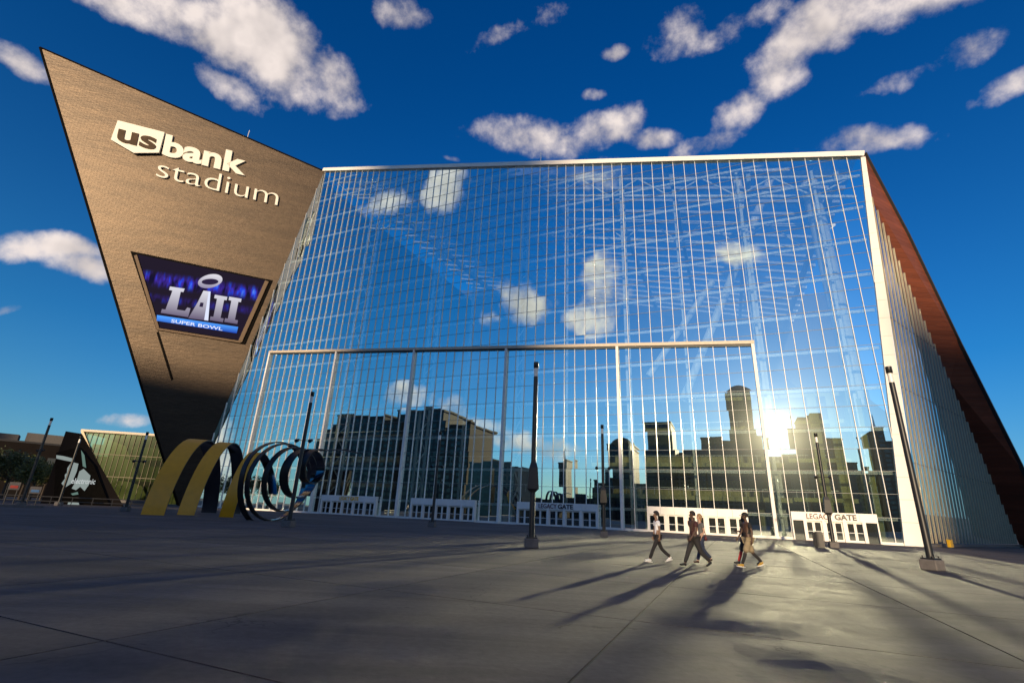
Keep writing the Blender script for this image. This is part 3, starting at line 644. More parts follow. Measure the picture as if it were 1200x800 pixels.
for x in (41.35, 44.1):
    flat('letter_i', [(x, -47.15), (x + 2.4, -47.25), (x + 2.4, -48.0), (x + 1.9, -48.0), (x + 1.9, -51.9), (x + 2.5, -51.95), (x + 2.5, -52.75), (x, -52.65), (x, -51.85), (x + .55, -51.85), (x + .55, -47.95), (x, -47.9)], silver, .28)
flat('trophy_stand', [(39.1, -46.6), (40.2, -46.6), (40.5, -49.0), (40.9, -52.8), (37.4, -52.8), (38.5, -49.2)], silver, .29); flat('trophy_slot', [(39.0, -49.2), (39.6, -49.2), (39.6, -50.1), (38.95, -50.1)], dk, .33)
flat('trophy_edge', [(40.1, -46.6), (40.45, -46.6), (41.1, -52.8), (40.35, -52.8)], emis('led_white', (.75, .8, 1), .85), .33)
ball = [(40.0 + 2.35 * math.cos(t) * math.cos(.45) - 1.45 * math.sin(t) * math.sin(.45), -44.4 + 2.35 * math.cos(t) * math.sin(.45) + 1.45 * math.sin(t) * math.cos(.45)) for t in [k * math.pi / 14 for k in range(28)]]
flat('trophy_ball', ball, sc_mat('led_ball', (.3, .27, .4), (.8, .78, .85), .8, -46, -42.8), .34)
flat('ball_shadow', [(40.0 + (p[0] - 40) * .7, -44.55 + (p[1] + 44.4) * .42) for p in ball], dk, .38)
blue = sc_mat('led_blue', (.01, .06, .45), (.08, .35, 1), .9, -54.7, -53.1)
flat('caption_bar', [(31.75, -52.95), (46.9, -53.35), (46.85, -54.75), (31.9, -54.15)], blue, .36)
place_text('SUPER BOWL', vs_, emis('led_caption', (.8, .85, 1), .9), PP(34.5, -54.1), (PE1 - PE2 * .045).normalized(), PE2, PN, 0, 9.6, .95, .03, .01, name='caption_letter', y0=0)
for ob in [o for o in vs_.children if o.name.startswith('caption_letter')]: ob.location = PN * .41

# ------------------------------------------------------------------ entrances under the big doors
M['gate_dark'] = mat('gate_sign_dark', (.045, .03, .035), .5); M['gate_red'] = mat('gate_sign_maroon', (.10, .02, .04), .5); M['gate_gold'] = mat('gate_sign_gold', (.75, .42, .02), .5)
def entrance(u0, u1, npair, label, word=None, wm=None, wx=None, side=0.0):
    e = empty('gate_entrance', FP((u0 + u1) / 2, 0, -.5), AZ, label=label, cat='entrance')
    H, fz = 3.05, 2.12; w = u1 - u0; dep = .62
    B = lambda nm, c, sx, sy, sz, mt_, par=e: link(nm, (lambda q: (q.box(c, sx, sy, sz), q.mesh(nm, mt_))[1])(MB()), par)
    npan = max(4, round(w / 1.6))
    for k in range(npan):
        pw = w / npan; B('fascia_panel', (-w / 2 + (k + .5) * pw, 0, (H + fz) / 2), pw - .02, dep, H - fz, M['white_door'])
    B('fascia_core', (0, .05, (H + fz) / 2), w - .05, dep - .04, H - fz - .04, M['alu_dark'])
    x0, x1 = -w / 2 + side, w / 2 - side
    B('threshold', (0, 0, .02), w, dep, .05, M['footing'])
    bw = (x1 - x0) / npair
    for k in range(npair + 1):
        xx = x0 + bw * k; xx = min(max(xx, x0 + .16), x1 - .16); B('jamb', (xx, 0, fz / 2), .32, dep - .02, fz, M['white_door'])
    if side:
        for sgn in (-1, 1):
            xc = sgn * (w / 2 - side / 2); q = MB(); q.box((xc, .05, fz / 2), side - .1, .03, fz - .05); link('side_light', q.mesh('sl', M['doorglass']), e)
            B('side_post', (sgn * (w / 2 - .06), 0, fz / 2), .12, dep - .04, fz, M['white_door'])
    for k in range(npair):
        for s_ in (0, 1):
            a = x0 + bw * k + .17 + s_ * (bw - .34) / 2; lw = (bw - .34) / 2 - .015; q = MB()
            st = .12
            q.box((a + st / 2, -.05, fz / 2), st, .06, fz - .04); q.box((a + lw - st / 2, -.05, fz / 2), st, .06, fz - .04)
            q.box((a + lw / 2, -.05, fz - .09), lw - 2 * st, .06, .14); q.box((a + lw / 2, -.05, .14), lw - 2 * st, .06, .24)
            leaf = link('door_leaf', q.mesh('leaf', M['white_door']), e)
            q = MB(); q.box((a + lw / 2, -.04, fz / 2 + .02), lw - 2 * st, .02, fz - .4); link('leaf_pane', q.mesh('lp', M['doorglass']), leaf)
            q = MB(); q.box((a + lw / 2, -.12, 1.02), lw - .2, .04, .05); link('push_bar', q.mesh('pb', M['steel']), leaf)
    if word:
        a, b = wx; half = word.split(' '); mid = a + (b - a) * .56
        org = FP(0, fz + .2, -.5 - dep / 2 - .002)
        place_text(half[0], e, wm[0], org, T, Z, -N, a, a + (b - a) * .535, .82, .06, .012); place_text(half[1], e, wm[1], org, T, Z, -N, mid + .05, b, .82, .06, .03)
    return e
c_ = [4.53 - 17.68 * (k + .5) for k in range(5)]
entrance(-63.6, -52.2, 5, 'white entrance doors with gold lettering on the fascia', 'LEGACY GATE', (M['gate_gold'], M['gate_gold']), (-59.6, -55.7))
entrance(-45.6, -34.4, 5, 'white entrance doors with blank fascia, between the gold-lettered gate and a dark-lettered gate')
entrance(-27.8, -16.2, 5, 'white entrance doors with dark lettering, beside the blank-fascia gates', 'LEGACY GATE', (M['gate_red'], M['gate_dark']), (-24.5, -19.6))
entrance(-9.9, 1.7, 5, 'sunlit white entrance doors with blank fascia, behind the walking people')
entrance(6.2, 14.4, 3, 'narrow sunlit entrance with dark side lights and dark lettering, next to the white corner', 'LEGACY GATE', (M['gate_red'], M['gate_dark']), (7.7, 12.5), 1.15)

# ------------------------------------------------------------------ low glass hall beyond the prow
def at(x, y, dist):      # point seen at a pixel, a given horizontal distance away
    d = ray(x, y); return O + d * (dist / math.hypot(d.x, d.y))
hall = empty('glass_hall', at(140, 596, 118) * 1.0, 0, label='low glass hall with pale mullions behind the dark ship-shaped screen', cat='building'); hall.location.z = 0
hp0, hp1 = at(96, 509, 146), at(200, 508, 138); hb0, hb1 = at(142, 599, 146), at(200, 592, 138)
hz0, hz1 = hp0.z, hp1.z; hd = V((hp1.x - hp0.x, hp1.y - hp0.y, 0)); hl = hd.length + 3; hd.normalize(); hn = V((hd.y, -hd.x, 0))
HP = lambda a, z, o_=0.0: V((hp0.x, hp0.y, 0)) + hd * a + Z * z + hn * o_
htop = (hz0 + hz1) / 2; foot = (V((hb0.x, hb0.y, 0)) - V((hp0.x, hp0.y, 0))).dot(hd)
M['hallglass'] = glass_mat('hall_glass', (.34, .44, .30), (.55, .65, .4), .22, .7, wav=0)
M['hallfin'] = mat('olive_bronze', (.13, .11, .06), .6)
M['hallin'] = mat('hall_inside', (.055, .07, .022), .8, 0, .4, .25)
npn = 19
for k in range(npn):
    a, b = hl * k / npn, hl * (k + 1) / npn; za = max(0, htop * (1 - a / foot)) if a < foot else 0; zb = max(0, htop * (1 - b / foot)) if b < foot else 0
    q = MB(); q.poly([HP(a, za), HP(b, zb), HP(b, htop), HP(a, htop)]); wlink('glass_pane', q.mesh('hp', M['hallglass']), hall)
    q = MB(); q.beam(HP(b, zb, .1), HP(b, htop, .1), .09, .12, hn); wlink('mullion', q.mesh('hm', M['hallfin']), hall)
for f in (.36, .68):
    q = MB(); a = foot * (1 - f); q.beam(HP(a, htop * f, .05), HP(hl, htop * f, .05), .14, .14, hn); wlink('transom', q.mesh('ht', M['hallfin']), hall)
q = MB(); q.beam(HP(-.3, htop + .2, .1), HP(hl, htop + .2, .1), .5, .5, hn); wlink('roof_edge', q.mesh('hr', M['headerb']), hall)
q = MB(); q.beam(HP(0, htop, .15), HP(foot, 0, .15), .5, .5, hn); wlink('raking_edge', q.mesh('he', M['fin']), hall)
q = MB(); q.box(HP(hl / 2, htop / 2, -9), hl, .4, htop, (hd, hn, Z)); q.box(HP(hl / 2, htop - .2, -4.5), hl, 9, .3, (hd, hn, Z)); wlink('back_wall', q.mesh('hb', M['hallin']), hall)
for f in (.33, .66):
    q = MB(); q.box(HP(hl / 2 + 4, htop * f, -6), hl - 8, 5, .4, (hd, hn, Z)); wlink('floor_slab', q.mesh('hf', M['hallin']), hall)
q = MB(); q.box(HP(hl / 2 + foot / 2, .35, .6), hl - foot, 1.4, .7, (hd, hn, Z)); wlink('plinth', q.mesh('hpl', M['footing']), hall)

# ------------------------------------------------------------------ dark ship-shaped screen in front of it
D2 = 92; sb0, st0, st1, sb1 = at(47, 590, D2), at(77, 505, D2), at(96, 508, D2), at(143, 600, D2)
ship = empty('ship_screen', (0, 0, 0), 0, label='dark slanted ship-prow structure with black and white screen picture', cat='monument'); ship.location = (sb0.x, sb0.y, 0)
for p in (sb0, sb1): p.z = 0
sx = (sb1 - sb0).normalized(); sn = V((sx.y, -sx.x, 0)); M['shiphull'] = mat('dark_brown_hull', (.013, .010, .009), .8, 0, .15, .5, spec=.1)
q = MB(); q.prism([sb0, sb1, st1, st0], sn * -6); wlink('hull', fixn(q.mesh('hull', M['shiphull'])), ship)
def S2(x, y, o_=.1):
    d = ray(x, y); P0 = sb0 + sn * o_; pn = (sb1 - sb0).cross(st0 - sb0).normalized(); return O + d * ((P0 - O).dot(pn) / d.dot(pn))
scrn = MB(); scrn.prism([S2(66, 530), S2(63, 586), S2(128, 592), S2(110, 545), S2(92, 524)], sn * .15); wlink('led_panel', fixn(scrn.mesh('sled', M['void'])), ship)
wm = emis('led_pale', (.55, .65, .62), .4); wm2 = emis('led_teal', (.25, .42, .36), .4)
def sp2(nm, pts, mt_, o_=.28):
    q = MB(); q.prism([S2(*p, o_) for p in pts], sn * .05); wlink(nm, fixn(q.mesh(nm, mt_)), ship)
sp2('graphic', [(79, 548), (84, 541), (92, 543), (90, 552), (84, 566), (76, 571), (72, 566), (78, 558)], wm); sp2('graphic', [(93, 552), (98, 549), (106, 557), (104, 568), (99, 575), (94, 570), (89, 574), (84, 572), (90, 562)], wm)
sp2('graphic', [(66, 533), (74, 534), (86, 537), (85, 541), (75, 539), (66, 537)], wm); sp2('graphic', [(80, 588), (92, 588), (93, 592), (79, 591)], wm); sp2('graphic', [(83, 578), (91, 576), (92, 579), (85, 580)], wm2)
sp2('graphic', [(95, 527), (99, 533), (101, 548), (97, 546)], wm2); sp2('graphic', [(76, 556), (78, 554), (79, 558), (76, 560)], wm)
pb, pe = S2(83, 566, .36), S2(111, 567, .36); place_text('electronic', ship, emis('led_word', (.75, .8, .8), .6), pb, (pe - pb).normalized(), Z, sn, 0, (pe - pb).length, 1.0, .04, .015)

# ------------------------------------------------------------------ spiral ribbon sculpture
scu = empty('ribbon_sculpture', G(262, 606), 0, label='coiled ribbon sculpture, gold loops tapering to dark polished coils', cat='sculpture')
view_ = V((-.545, .84, 0)); left_ = V((-.84, -.545, 0))
def frame_(t):      # the coil turns its open side to the plaza as it goes on
    a = math.radians(15 if t < 2.2 else 15 + (56 - 15) * min(1, (t - 2.2) / .9)); e_ = -view_ * math.cos(a) + left_ * math.sin(a); return e_, V((-e_.y, e_.x, 0))
er, ax_ = frame_(0); cen0 = G(181, 603) - er * 6.5
CEN = [(0, cen0), (1, cen0 + ax_ * 2.5), (2, cen0 + ax_ * 5.3), (2.7, V((-20.9, 44.4, 0))), (3, V((-19.8, 43.4, 0))), (4, V((-19.1, 43.1, 0))), (5, V((-18.2, 42.9, 0))), (6, V((-17.2, 42.7, 0))), (7, V((-16.2, 42.5, 0))), (7.3, V((-15.9, 42.5, 0)))]
RAD = [(0, 7.0, 0, 1.7), (1, 7.3, .1, 1.3), (2, 5.7, 0, 1.15), (2.7, 3.4, 3.1, .6), (3, 3.3, 3.1, .45), (4, 3.1, 3.2, .45), (5, 2.5, 3.5, .55), (6, 1.8, 4.0, .9), (7, 1.25, 4.6, .75), (7.3, 1.15, 4.7, .6)]
def rib(t):      # t in turns from the front foot of the first loop
    t = min(t, RAD[-1][0])
    for (a, b), (ca, cb) in zip(zip(RAD, RAD[1:]), zip(CEN, CEN[1:])):
        if a[0] <= t <= b[0]:
            f = (t - a[0]) / (b[0] - a[0]); r, zc, w = [p + (q_ - p) * f for p, q_ in zip(a[1:], b[1:])]; c_ = ca[1].lerp(cb[1], f); break
    ph = 2 * math.pi * t; e_, x_ = frame_(t)
    return c_ + e_ * (r * math.cos(ph)) + Z * (zc + r * math.sin(ph)), (e_ * math.cos(ph) + Z * math.sin(ph)), w, x_
def ribbon(t0, t1, steps, mo, mi_, nm, extra=None):
    q = MB(); rows = []
    for k in range(steps + 1):
        rows.append(rib(t0 + (t1 - t0) * k / steps))
    if extra: rows += extra
    vs = []
    for P, rn, w, x_ in rows:
        for o_ in (.05, -.05):
            for s_ in (-1, 1): vs.append(P + rn * o_ + x_ * (s_ * w / 2))
    n = len(rows)
    q.add(vs, [(4 * i, 4 * i + 1, 4 * i + 5, 4 * i + 4) for i in range(n - 1)], 0, True)
    q.add(vs, [(4 * i + 3, 4 * i + 2, 4 * i + 6, 4 * i + 7) for i in range(n - 1)], 1, True)
    q.add(vs, [(4 * i + 1, 4 * i + 3, 4 * i + 7, 4 * i + 5) for i in range(n - 1)] + [(4 * i + 2, 4 * i, 4 * i + 4, 4 * i + 6) for i in range(n - 1)], 2)
    q.add(vs, [(0, 2, 3, 1), (4 * n - 4, 4 * n - 3, 4 * n - 1, 4 * n - 2)], 2)
    wlink(nm, q.mesh(nm, [mo, mi_, M['bandside']]), scu)
for k in range(3): ribbon(k, k + .5, 44, M['gold'], M['mirror'], 'gold_loop')
P, rn, w, x_ = rib(7.3); tail = []; tx = V((.93, .36, 0))
for k in range(1, 9):
    f = k / 8; tail.append((P + tx * (3.0 * f) + Z * (.35 * math.sin(f * 3.1) - .6 * f * (1 - f)), (rn * (1 - f) + Z * f).normalized(), w * (1 - .75 * f), x_.lerp(V((tx.y, -tx.x, 0)), f).normalized()))
ribbon(2.72, 7.3, 170, M['bandside'], M['mirror'], 'coil', tail)

# ------------------------------------------------------------------ lamp posts
def lamp_post(P, H, label, box=False, arms=False, mt=None, rz=0.0, k=1.0, group=None):
    e = empty('lamp_post', P, rz, label=label, cat='lamp post', group=group)
    q = MB(); q.box((0, 0, .2 * k), .62 * k, .62 * k, .4 * k); me = fixn(q.mesh('footing', M['footing'])); bm = bmesh.new(); bm.from_mesh(me); bmesh.ops.bevel(bm, geom=bm.edges[:], offset=.03, segments=1, affect='EDGES'); bm.to_mesh(me); bm.free(); link('footing', me, e)
    q = MB(); q.box((0, 0, .4 * k + .03), .5 * k, .5 * k, .06)
    for sx_ in (-1, 1):
        for sy in (-1, 1): q.tube([(sx_ * .19 * k, sy * .19 * k, .42 * k), (sx_ * .19 * k, sy * .19 * k, .42 * k + .12)], .025, 6)
    link('base_plate', q.mesh('bp', M['black']), e)
    q = MB(); q.tube([(0, 0, .4 * k), (0, 0, H * .62), (0, 0, H - .75 * k)], [.135 * k, .115 * k, .11 * k], 14); link('pole', q.mesh('pole', M['black']), e)
    q = MB(); q.tube([(0, 0, H - .75 * k), (0, 0, H - .32 * k)], .10 * k, 14); link('lens', q.mesh('lens', M['lamp']), e)
    q = MB(); q.tube([(0, 0, H - .32 * k), (0, 0, H - .30 * k), (0, 0, H)], [.10 * k, .13 * k, .13 * k], 14); link('cap', q.mesh('cap', M['black']), e)
    if box:
        q = MB(); zb = H * .36; q.add([(sx_ * a, sy * b, z) for z, a, b in ((zb - .75, .12, .14), (zb - .6, .27, .2), (zb + .35, .2, .2), (zb + .6, .13, .14)) for sx_, sy in ((-1, -1), (1, -1), (1, 1), (-1, 1))],
            [(4 * i + j, 4 * i + (j + 1) % 4, 4 * i + 4 + (j + 1) % 4, 4 * i + 4 + j) for i in range(3) for j in range(4)] + [(3, 2, 1, 0), (12, 13, 14, 15)]); link('speaker_box', q.mesh('sbx', M['black']), e)
    if arms:
        q = MB(); za = H * .62 if not box else H * .6; q.tube([(-.5, 0, za), (.5, 0, za)], .03, 8)
        for s_ in (-1, 1): q.tube([(s_ * .5, -.12, za - .05), (s_ * .5, .14, za + .05)], [.13, .09], 10)
        link('spotlight_arms', q.mesh('arms', M['black']), e)
    return e
PL = 8.75
lamp_post(G(622.5, 641.5), PL, 'black lamp post with speaker box and no side spotlights, in the open plaza', box=True)
lamp_post(G(1093.6, 667.7), PL - .2, 'black lamp post without boxes or arms, in front of the white corner', rz=.4)
lamp_post(G(337.6, 617.3), PL, 'black lamp post with spotlight arms standing beside the coiled sculpture', arms=True, rz=-.2)
lamp_post(G(977.4, 641.7), PL, 'black lamp post with speaker box next to the litter bin', box=True, arms=True, rz=-.3)
lamp_post(G(708, 629), PL, 'black lamp post with speaker box before the door post, farthest from the bin', box=True, arms=True, rz=-.2)
lamp_post(G(506, 617), PL * .96, 'slim black lamp post before the blank entrance behind the plaza', arms=True, rz=-.2)
lamp_post(G(24, 593), PL, 'dark lamp post with spotlight arms at the edge by the trees', arms=True, rz=-.5)
lamp_post(G(4, 583.0), PL, 'distant thin lamp post standing before the trees', rz=-.6)
lamp_post(at(68, 592, 80) * 1.0 - Z * at(68, 592, 80).z, 8.0, 'pale-topped lamp post in front of the dark ship screen')
lamp_post(at(146, 600, 62) - Z * at(146, 600, 62).z, 7.6, 'black lamp post in front of the low glass hall', arms=True)

# ------------------------------------------------------------------ people
def skin(verts, edges, radii, root, sub=2):
    me = bpy.data.meshes.new('skin'); me.from_pydata([tuple(v) for v in verts], edges, []); o = bpy.data.objects.new('skin', me); COL.objects.link(o)
    md = o.modifiers.new('s', 'SKIN'); md.use_smooth_shade = True; md.branch_smoothing = .6
    lay = me.skin_vertices[0] if me.skin_vertices else None
    if lay is None:
        bm = bmesh.new(); bm.from_mesh(me); bm.verts.layers.skin.verify(); bm.to_mesh(me); bm.free(); lay = me.skin_vertices[0]
    for i, r in enumerate(radii):
        lay.data[i].radius = r if isinstance(r, tuple) else (r, r); lay.data[i].use_root = (i == root)
    ms = o.modifiers.new('b', 'SUBSURF'); ms.levels = sub; ms.render_levels = sub
    dg = bpy.context.evaluated_depsgraph_get(); res = bpy.data.meshes.new_from_object(o.evaluated_get(dg)); bpy.data.objects.remove(o); bpy.data.meshes.remove(me)
    res.polygons.foreach_set('use_smooth', [True] * len(res.polygons)); return res
class Chain:
    def __init__(s): s.v = []; s.e = []; s.r = []
    def add(s, p, r, par=None):
        s.v.append(V(p)); s.r.append(r); i = len(s.v) - 1
        if par is not None: s.e.append((par, i))
        return i
    def mesh(s, mt_, root=0, sub=2):
        me = skin(s.v, s.e, s.r, root, sub); me.materials.clear(); me.materials.append(mt_); return me
def cloth(name, col, rough=.85): return mat(name, col, rough, 0, .18, 9, bump=.25, bscale=30)
SKINS = {'dark': mat('skin_dark', (.075, .04, .026), .5, 0, .08, 8), 'mid': mat('skin_mid', (.20, .115, .075), .5, 0, .08, 8), 'light': mat('skin_light', (.40, .25, .18), .5, 0, .06, 8)}
def person(label, P, head, H, skinm, top, legs, shoe, hairm, sleeves='short', shorts=False, legm=None, swing=24, lead=1, arm=(18, -14), elbow=(20, 25), build=1.0, hair='short', cap=None, bag=None, phone=False, sole=None, beard=False):
    e = empty('person', P, head, label=label, cat='person', group=None); s = H / 1.75; R = math.radians
    F_ = lambda a: V((math.sin(a), 0, -math.cos(a)))
    J = {}
    hipz = .90
    for sd, sg_ in (('l', 1), ('r', -1)):
        fwd = (sg_ == lead); a = R(swing if fwd else -swing * .8); kb = R(4 if fwd else 26)
        hip = V((0, sg_ * .088, hipz)); knee = hip + F_(a) * .43; ank = knee + F_(a - kb) * .405
        J[sd + 'hip'], J[sd + 'knee'], J[sd + 'ank'] = hip, knee, ank
        tilt = R(12 if fwd else -28)
        J[sd + 'heel'] = ank + V((-.055 * math.cos(tilt), 0, -.06 + (-.0 if fwd else .02))); J[sd + 'ball'] = ank + V((.11 * math.cos(tilt), sg_ * .012, -.062 + .11 * math.sin(tilt))); J[sd + 'toe'] = ank + V((.185 * math.cos(tilt), sg_ * .015, -.065 + .185 * math.sin(tilt)))
        if not fwd: J[sd + 'toe'].z = J[sd + 'ball'].z
        sh = V((.0, sg_ * .175 * build, 1.425)); aa = R(arm[0] if sg_ == -lead else arm[1]); eb = R(elbow[0] if sg_ == 1 else elbow[1])
        if phone and sg_ == 1: aa, eb = R(22), R(75)
        el = sh + F_(aa) * .275 + V((0, sg_ * .045, 0)); wr = el + F_(aa + eb) * .245
        J[sd + 'sh'], J[sd + 'el'], J[sd + 'wr'] = sh, el, wr; J[sd + 'hd'] = F_(aa + eb)
    low = min(J[k].z for k in J if k[1:] in ('heel', 'ball', 'toe')) - .032
    for k in J:
        if not k.endswith('hd'): J[k] = (J[k] - Z * low) * s
    z0 = -low
    U = lambda x, y, z: V((x, y, z + z0)) * s
    c = Chain(); pel = c.add(U(0, 0, .95), (.13 * s * build, .105 * s * build)); sp_ = c.add(U(.005, 0, 1.12), (.125 * s * build, .095 * s * build), pel); ch = c.add(U(.012, 0, 1.32), (.15 * s * build, .10 * s * build), sp_)
    nk = c.add(U(.0, 0, 1.47), .058 * s, ch); n2 = c.add(U(.018, 0, 1.535), .052 * s, nk); hb = c.add(U(.035, 0, 1.60), (.068 * s, .078 * s), n2); hc = c.add(U(.022, 0, 1.67), (.078 * s, .094 * s), hb); c.add(U(.012, 0, 1.735), (.052 * s, .062 * s), hc)
    c.add(U(.128, 0, 1.635), .013 * s, hb)      # nose
    for sg_ in (1, -1): c.add(U(.005, sg_ * .088, 1.64), .016 * s, hc)   # ears
    for sd, sg_ in (('l', 1), ('r', -1)):
        h_ = c.add(J[sd + 'hip'], .088 * s * build, pel); k_ = c.add((J[sd + 'hip'] + J[sd + 'knee']) / 2, .074 * s * build, h_); k2 = c.add(J[sd + 'knee'], .055 * s, k_); cf = c.add(J[sd + 'knee'] * .66 + J[sd + 'ank'] * .34 + V((-.015, 0, 0)), .055 * s, k2); an = c.add(J[sd + 'ank'], .036 * s, cf); bl = c.add(J[sd + 'ball'], .036 * s, an); c.add(J[sd + 'toe'], .024 * s, bl)
        sh = c.add(J[sd + 'sh'], .06 * s * build, ch); ua = c.add((J[sd + 'sh'] + J[sd + 'el']) / 2, .05 * s * build, sh); el = c.add(J[sd + 'el'], .038 * s, ua); wr = c.add(J[sd + 'wr'], .027 * s, el)
        d = J[sd + 'hd']; side_ = V((1, 0, 0)); side_ = (side_ - d * side_.dot(d)).normalized(); pm = c.add(J[sd + 'wr'] + d * .055 * s, (.032 * s, .018 * s), wr)
        crl = V((0, -sg_, 0))
        for f in range(4):
            b0 = J[sd + 'wr'] + d * .092 * s + side_ * ((f - 1.5) * .019 * s); L = (.07, .08, .075, .058)[f] * s; f1 = c.add(b0, .0095 * s, pm); f2 = c.add(b0 + d * L * .5 + crl * .012 * s, .0085 * s, f1); c.add(b0 + d * L * .85 + crl * .04 * s, .007 * s, f2)
        t1 = c.add(J[sd + 'wr'] + d * .05 * s + side_ * .04 * s, .011 * s, pm); c.add(J[sd + 'wr'] + d * .09 * s + side_ * .058 * s + crl * .012 * s, .0085 * s, t1)
    link('body', c.mesh(SKINS[skinm]), e)
    # shirt
    c = Chain(); a = c.add(U(0, 0, .93), (.145 * s * build, .12 * s * build)); b = c.add(U(.005, 0, 1.10), (.138 * s * build, .11 * s * build), a); d_ = c.add(U(.012, 0, 1.31), (.163 * s * build, .118 * s * build), b); c.add(U(.0, 0, 1.455), .078 * s, d_)
    for sd in 'lr':
        f = c.add(J[sd + 'sh'], .074 * s * build, d_); g_ = c.add((J[sd + 'sh'] * .35 + J[sd + 'el'] * .65), .066 * s * build, f)
        if sleeves == 'long': k = c.add(J[sd + 'el'], .055 * s, g_); c.add(J[sd + 'wr'], .042 * s, k)
    link('shirt', c.mesh(top), e)
    # trousers or shorts
    c = Chain(); a = c.add(U(0, 0, .955), (.138 * s * build, .115 * s * build))
    wf = 1.0 if not shorts else 1.22
    for sd in 'lr':
        f = c.add(J[sd + 'hip'], .104 * s * build, a); g_ = c.add((J[sd + 'hip'] + J[sd + 'knee']) / 2, .090 * s * wf * build, f)
        if shorts: c.add(J[sd + 'knee'] * 1.02 - J[sd + 'hip'] * .02, .092 * s * build, g_)
        else: k = c.add(J[sd + 'knee'], .071 * s * build, g_); k2 = c.add((J[sd + 'knee'] + J[sd + 'ank']) / 2, .066 * s, k); c.add(J[sd + 'ank'] + Z * .025, .056 * s, k2)
    link('shorts' if shorts else 'trousers', c.mesh(legs), e)
    if legm:
        for sd in 'lr':
            c = Chain(); a = c.add(J[sd + 'knee'], .062 * s); b = c.add(J[sd + 'knee'] * .62 + J[sd + 'ank'] * .38 + V((-.012, 0, 0)), .061 * s, a); c.add(J[sd + 'ank'], .044 * s, b); link('legging', c.mesh(legm), e)
    for sd in 'lr':
        c = Chain(); a = c.add(J[sd + 'heel'] + Z * .012, .046 * s); b = c.add(J[sd + 'ank'] + Z * -.012, .05 * s, a); d_ = c.add(J[sd + 'ball'] + Z * .004, (.046 * s, .036 * s), b); c.add(J[sd + 'toe'], (.034 * s, .026 * s), d_); sh_ = link('shoe', c.mesh(shoe), e)
        if sole:
            q = MB(); h0, t0 = J[sd + 'heel'] - Z * .028, J[sd + 'toe'] - Z * .028; q.beam(h0 - V((.03, 0, 0)), t0 + V((.02, 0, 0)), .085 * s, .026, Z); link('sole', q.mesh('sole', sole), sh_)
    # hair
    bm = bmesh.new(); bmesh.ops.create_icosphere(bm, subdivisions=4, radius=1)
    hcen = U(.008, 0, 1.672)
    for v in bm.verts:
        d = v.co.copy(); r = V((.108, .094, .112)) * s
        if hair == 'afro': r *= 1.12
        k = 1 + .07 * mnoise.noise(d * 6)
        p = V((d.x * r.x, d.y * r.y, d.z * r.z)) * k
        if d.x > .45 and d.z < .45: p.x = min(p.x, .05 * s)       # hair line over the forehead
        if d.z < -.25: p.z = max(p.z, -.05 * s) if hair != 'long' else p.z * 1.7; p.x = min(p.x, .0)
        v.co = hcen + p
    me = bpy.data.meshes.new('hair'); bm.to_mesh(me); bm.free(); me.materials.append(hairm); me.polygons.foreach_set('use_smooth', [True] * len(me.polygons)); link('hair', me, e)
    if beard:
        c = Chain(); a = c.add(U(.075, 0, 1.578), .04 * s); c.add(U(.09, 0, 1.60), .035 * s, a); c.add(U(.02, .06, 1.60), .025 * s, a); c.add(U(.02, -.06, 1.60), .025 * s, a); link('beard', c.mesh(hairm, sub=1), e)
    if cap:
        bm = bmesh.new(); bmesh.ops.create_uvsphere(bm, u_segments=20, v_segments=12, radius=1); bmesh.ops.delete(bm, geom=[v for v in bm.verts if v.co.z < -.05], context='VERTS')
        for v in bm.verts: v.co = U(.015, 0, 1.685) + V((v.co.x * .118 * s, v.co.y * .104 * s, v.co.z * .10 * s))
        me = bpy.data.meshes.new('cap'); bm.to_mesh(me); bm.free(); me.materials.append(cap); hat = link('cap', me, e)
        q = MB(); n = 9; arc = [V((.10 + .10 * math.cos(t), .092 * math.sin(t), -.012 - .012 * math.cos(t))) for t in [-math.pi / 2 + math.pi * k / (n - 1) for k in range(n)]]
        q.prism([U(.015, 0, 1.69) + V((p.x * s, p.y * s, p.z * s)) for p in arc], (0, 0, .012)); link('brim', fixn(q.mesh('brim', cap)), hat)
    if bag:
        c = Chain(); a = c.add(U(-.14, bag[1] * .19, .90), (.07, .10)); c.add(U(-.02, bag[1] * .22, .90), (.07, .10), a); bg_ = link('shoulder_bag', c.mesh(bag[0], sub=1), e)
        q = MB(); q.tube([U(-.08, bag[1] * .21, .98), U(-.06, bag[1] * .19, 1.2), U(0, bag[1] * .12, 1.47), U(.08, 0, 1.33)], .014, 6); link('strap', q.mesh('strap', bag[0]), bg_)
    if phone:
        q = MB(); d = J['lhd']; q.box(J['lwr'] + d * .10 * s + Z * .02, .085, .02, .15, (d, V((0, 1, 0)), d.cross(V((0, 1, 0))))); o = link('phone', q.mesh('phone', M['black']), None); o.parent = e
    return e
blackhair = mat('black_hair', (.012, .009, .008), .6, 0, .3, 30, bump=.6, bscale=60); fair = mat('fair_hair', (.32, .2, .10), .6, 0, .2, 30, bump=.5, bscale=60)
wht = cloth('white_cotton', (.72, .74, .80)); whsole = mat('white_rubber', (.72, .70, .66), .6)
PI = math.pi
person('person in white t-shirt, black trousers and white shoes walking alone ahead', G(772, 658.5), PI + .05, 1.76, 'mid', wht, cloth('black_denim', (.014, .013, .015)), mat('white_leather', (.75, .75, .76), .45), blackhair, swing=27, lead=1, arm=(4, -3), elbow=(6, 10), build=.92, hair='afro', sole=whsole)
person('person in dark maroon shirt and charcoal trousers striding with hand by the pocket', G(816, 664), PI + .12, 1.80, 'dark', cloth('maroon_shirt', (.045, .014, .016)), cloth('charcoal_trousers', (.022, .021, .022)), mat('black_shoe', (.01, .01, .01), .4), blackhair, swing=26, lead=-1, arm=(10, -6), elbow=(28, 25), build=1.12, beard=True)
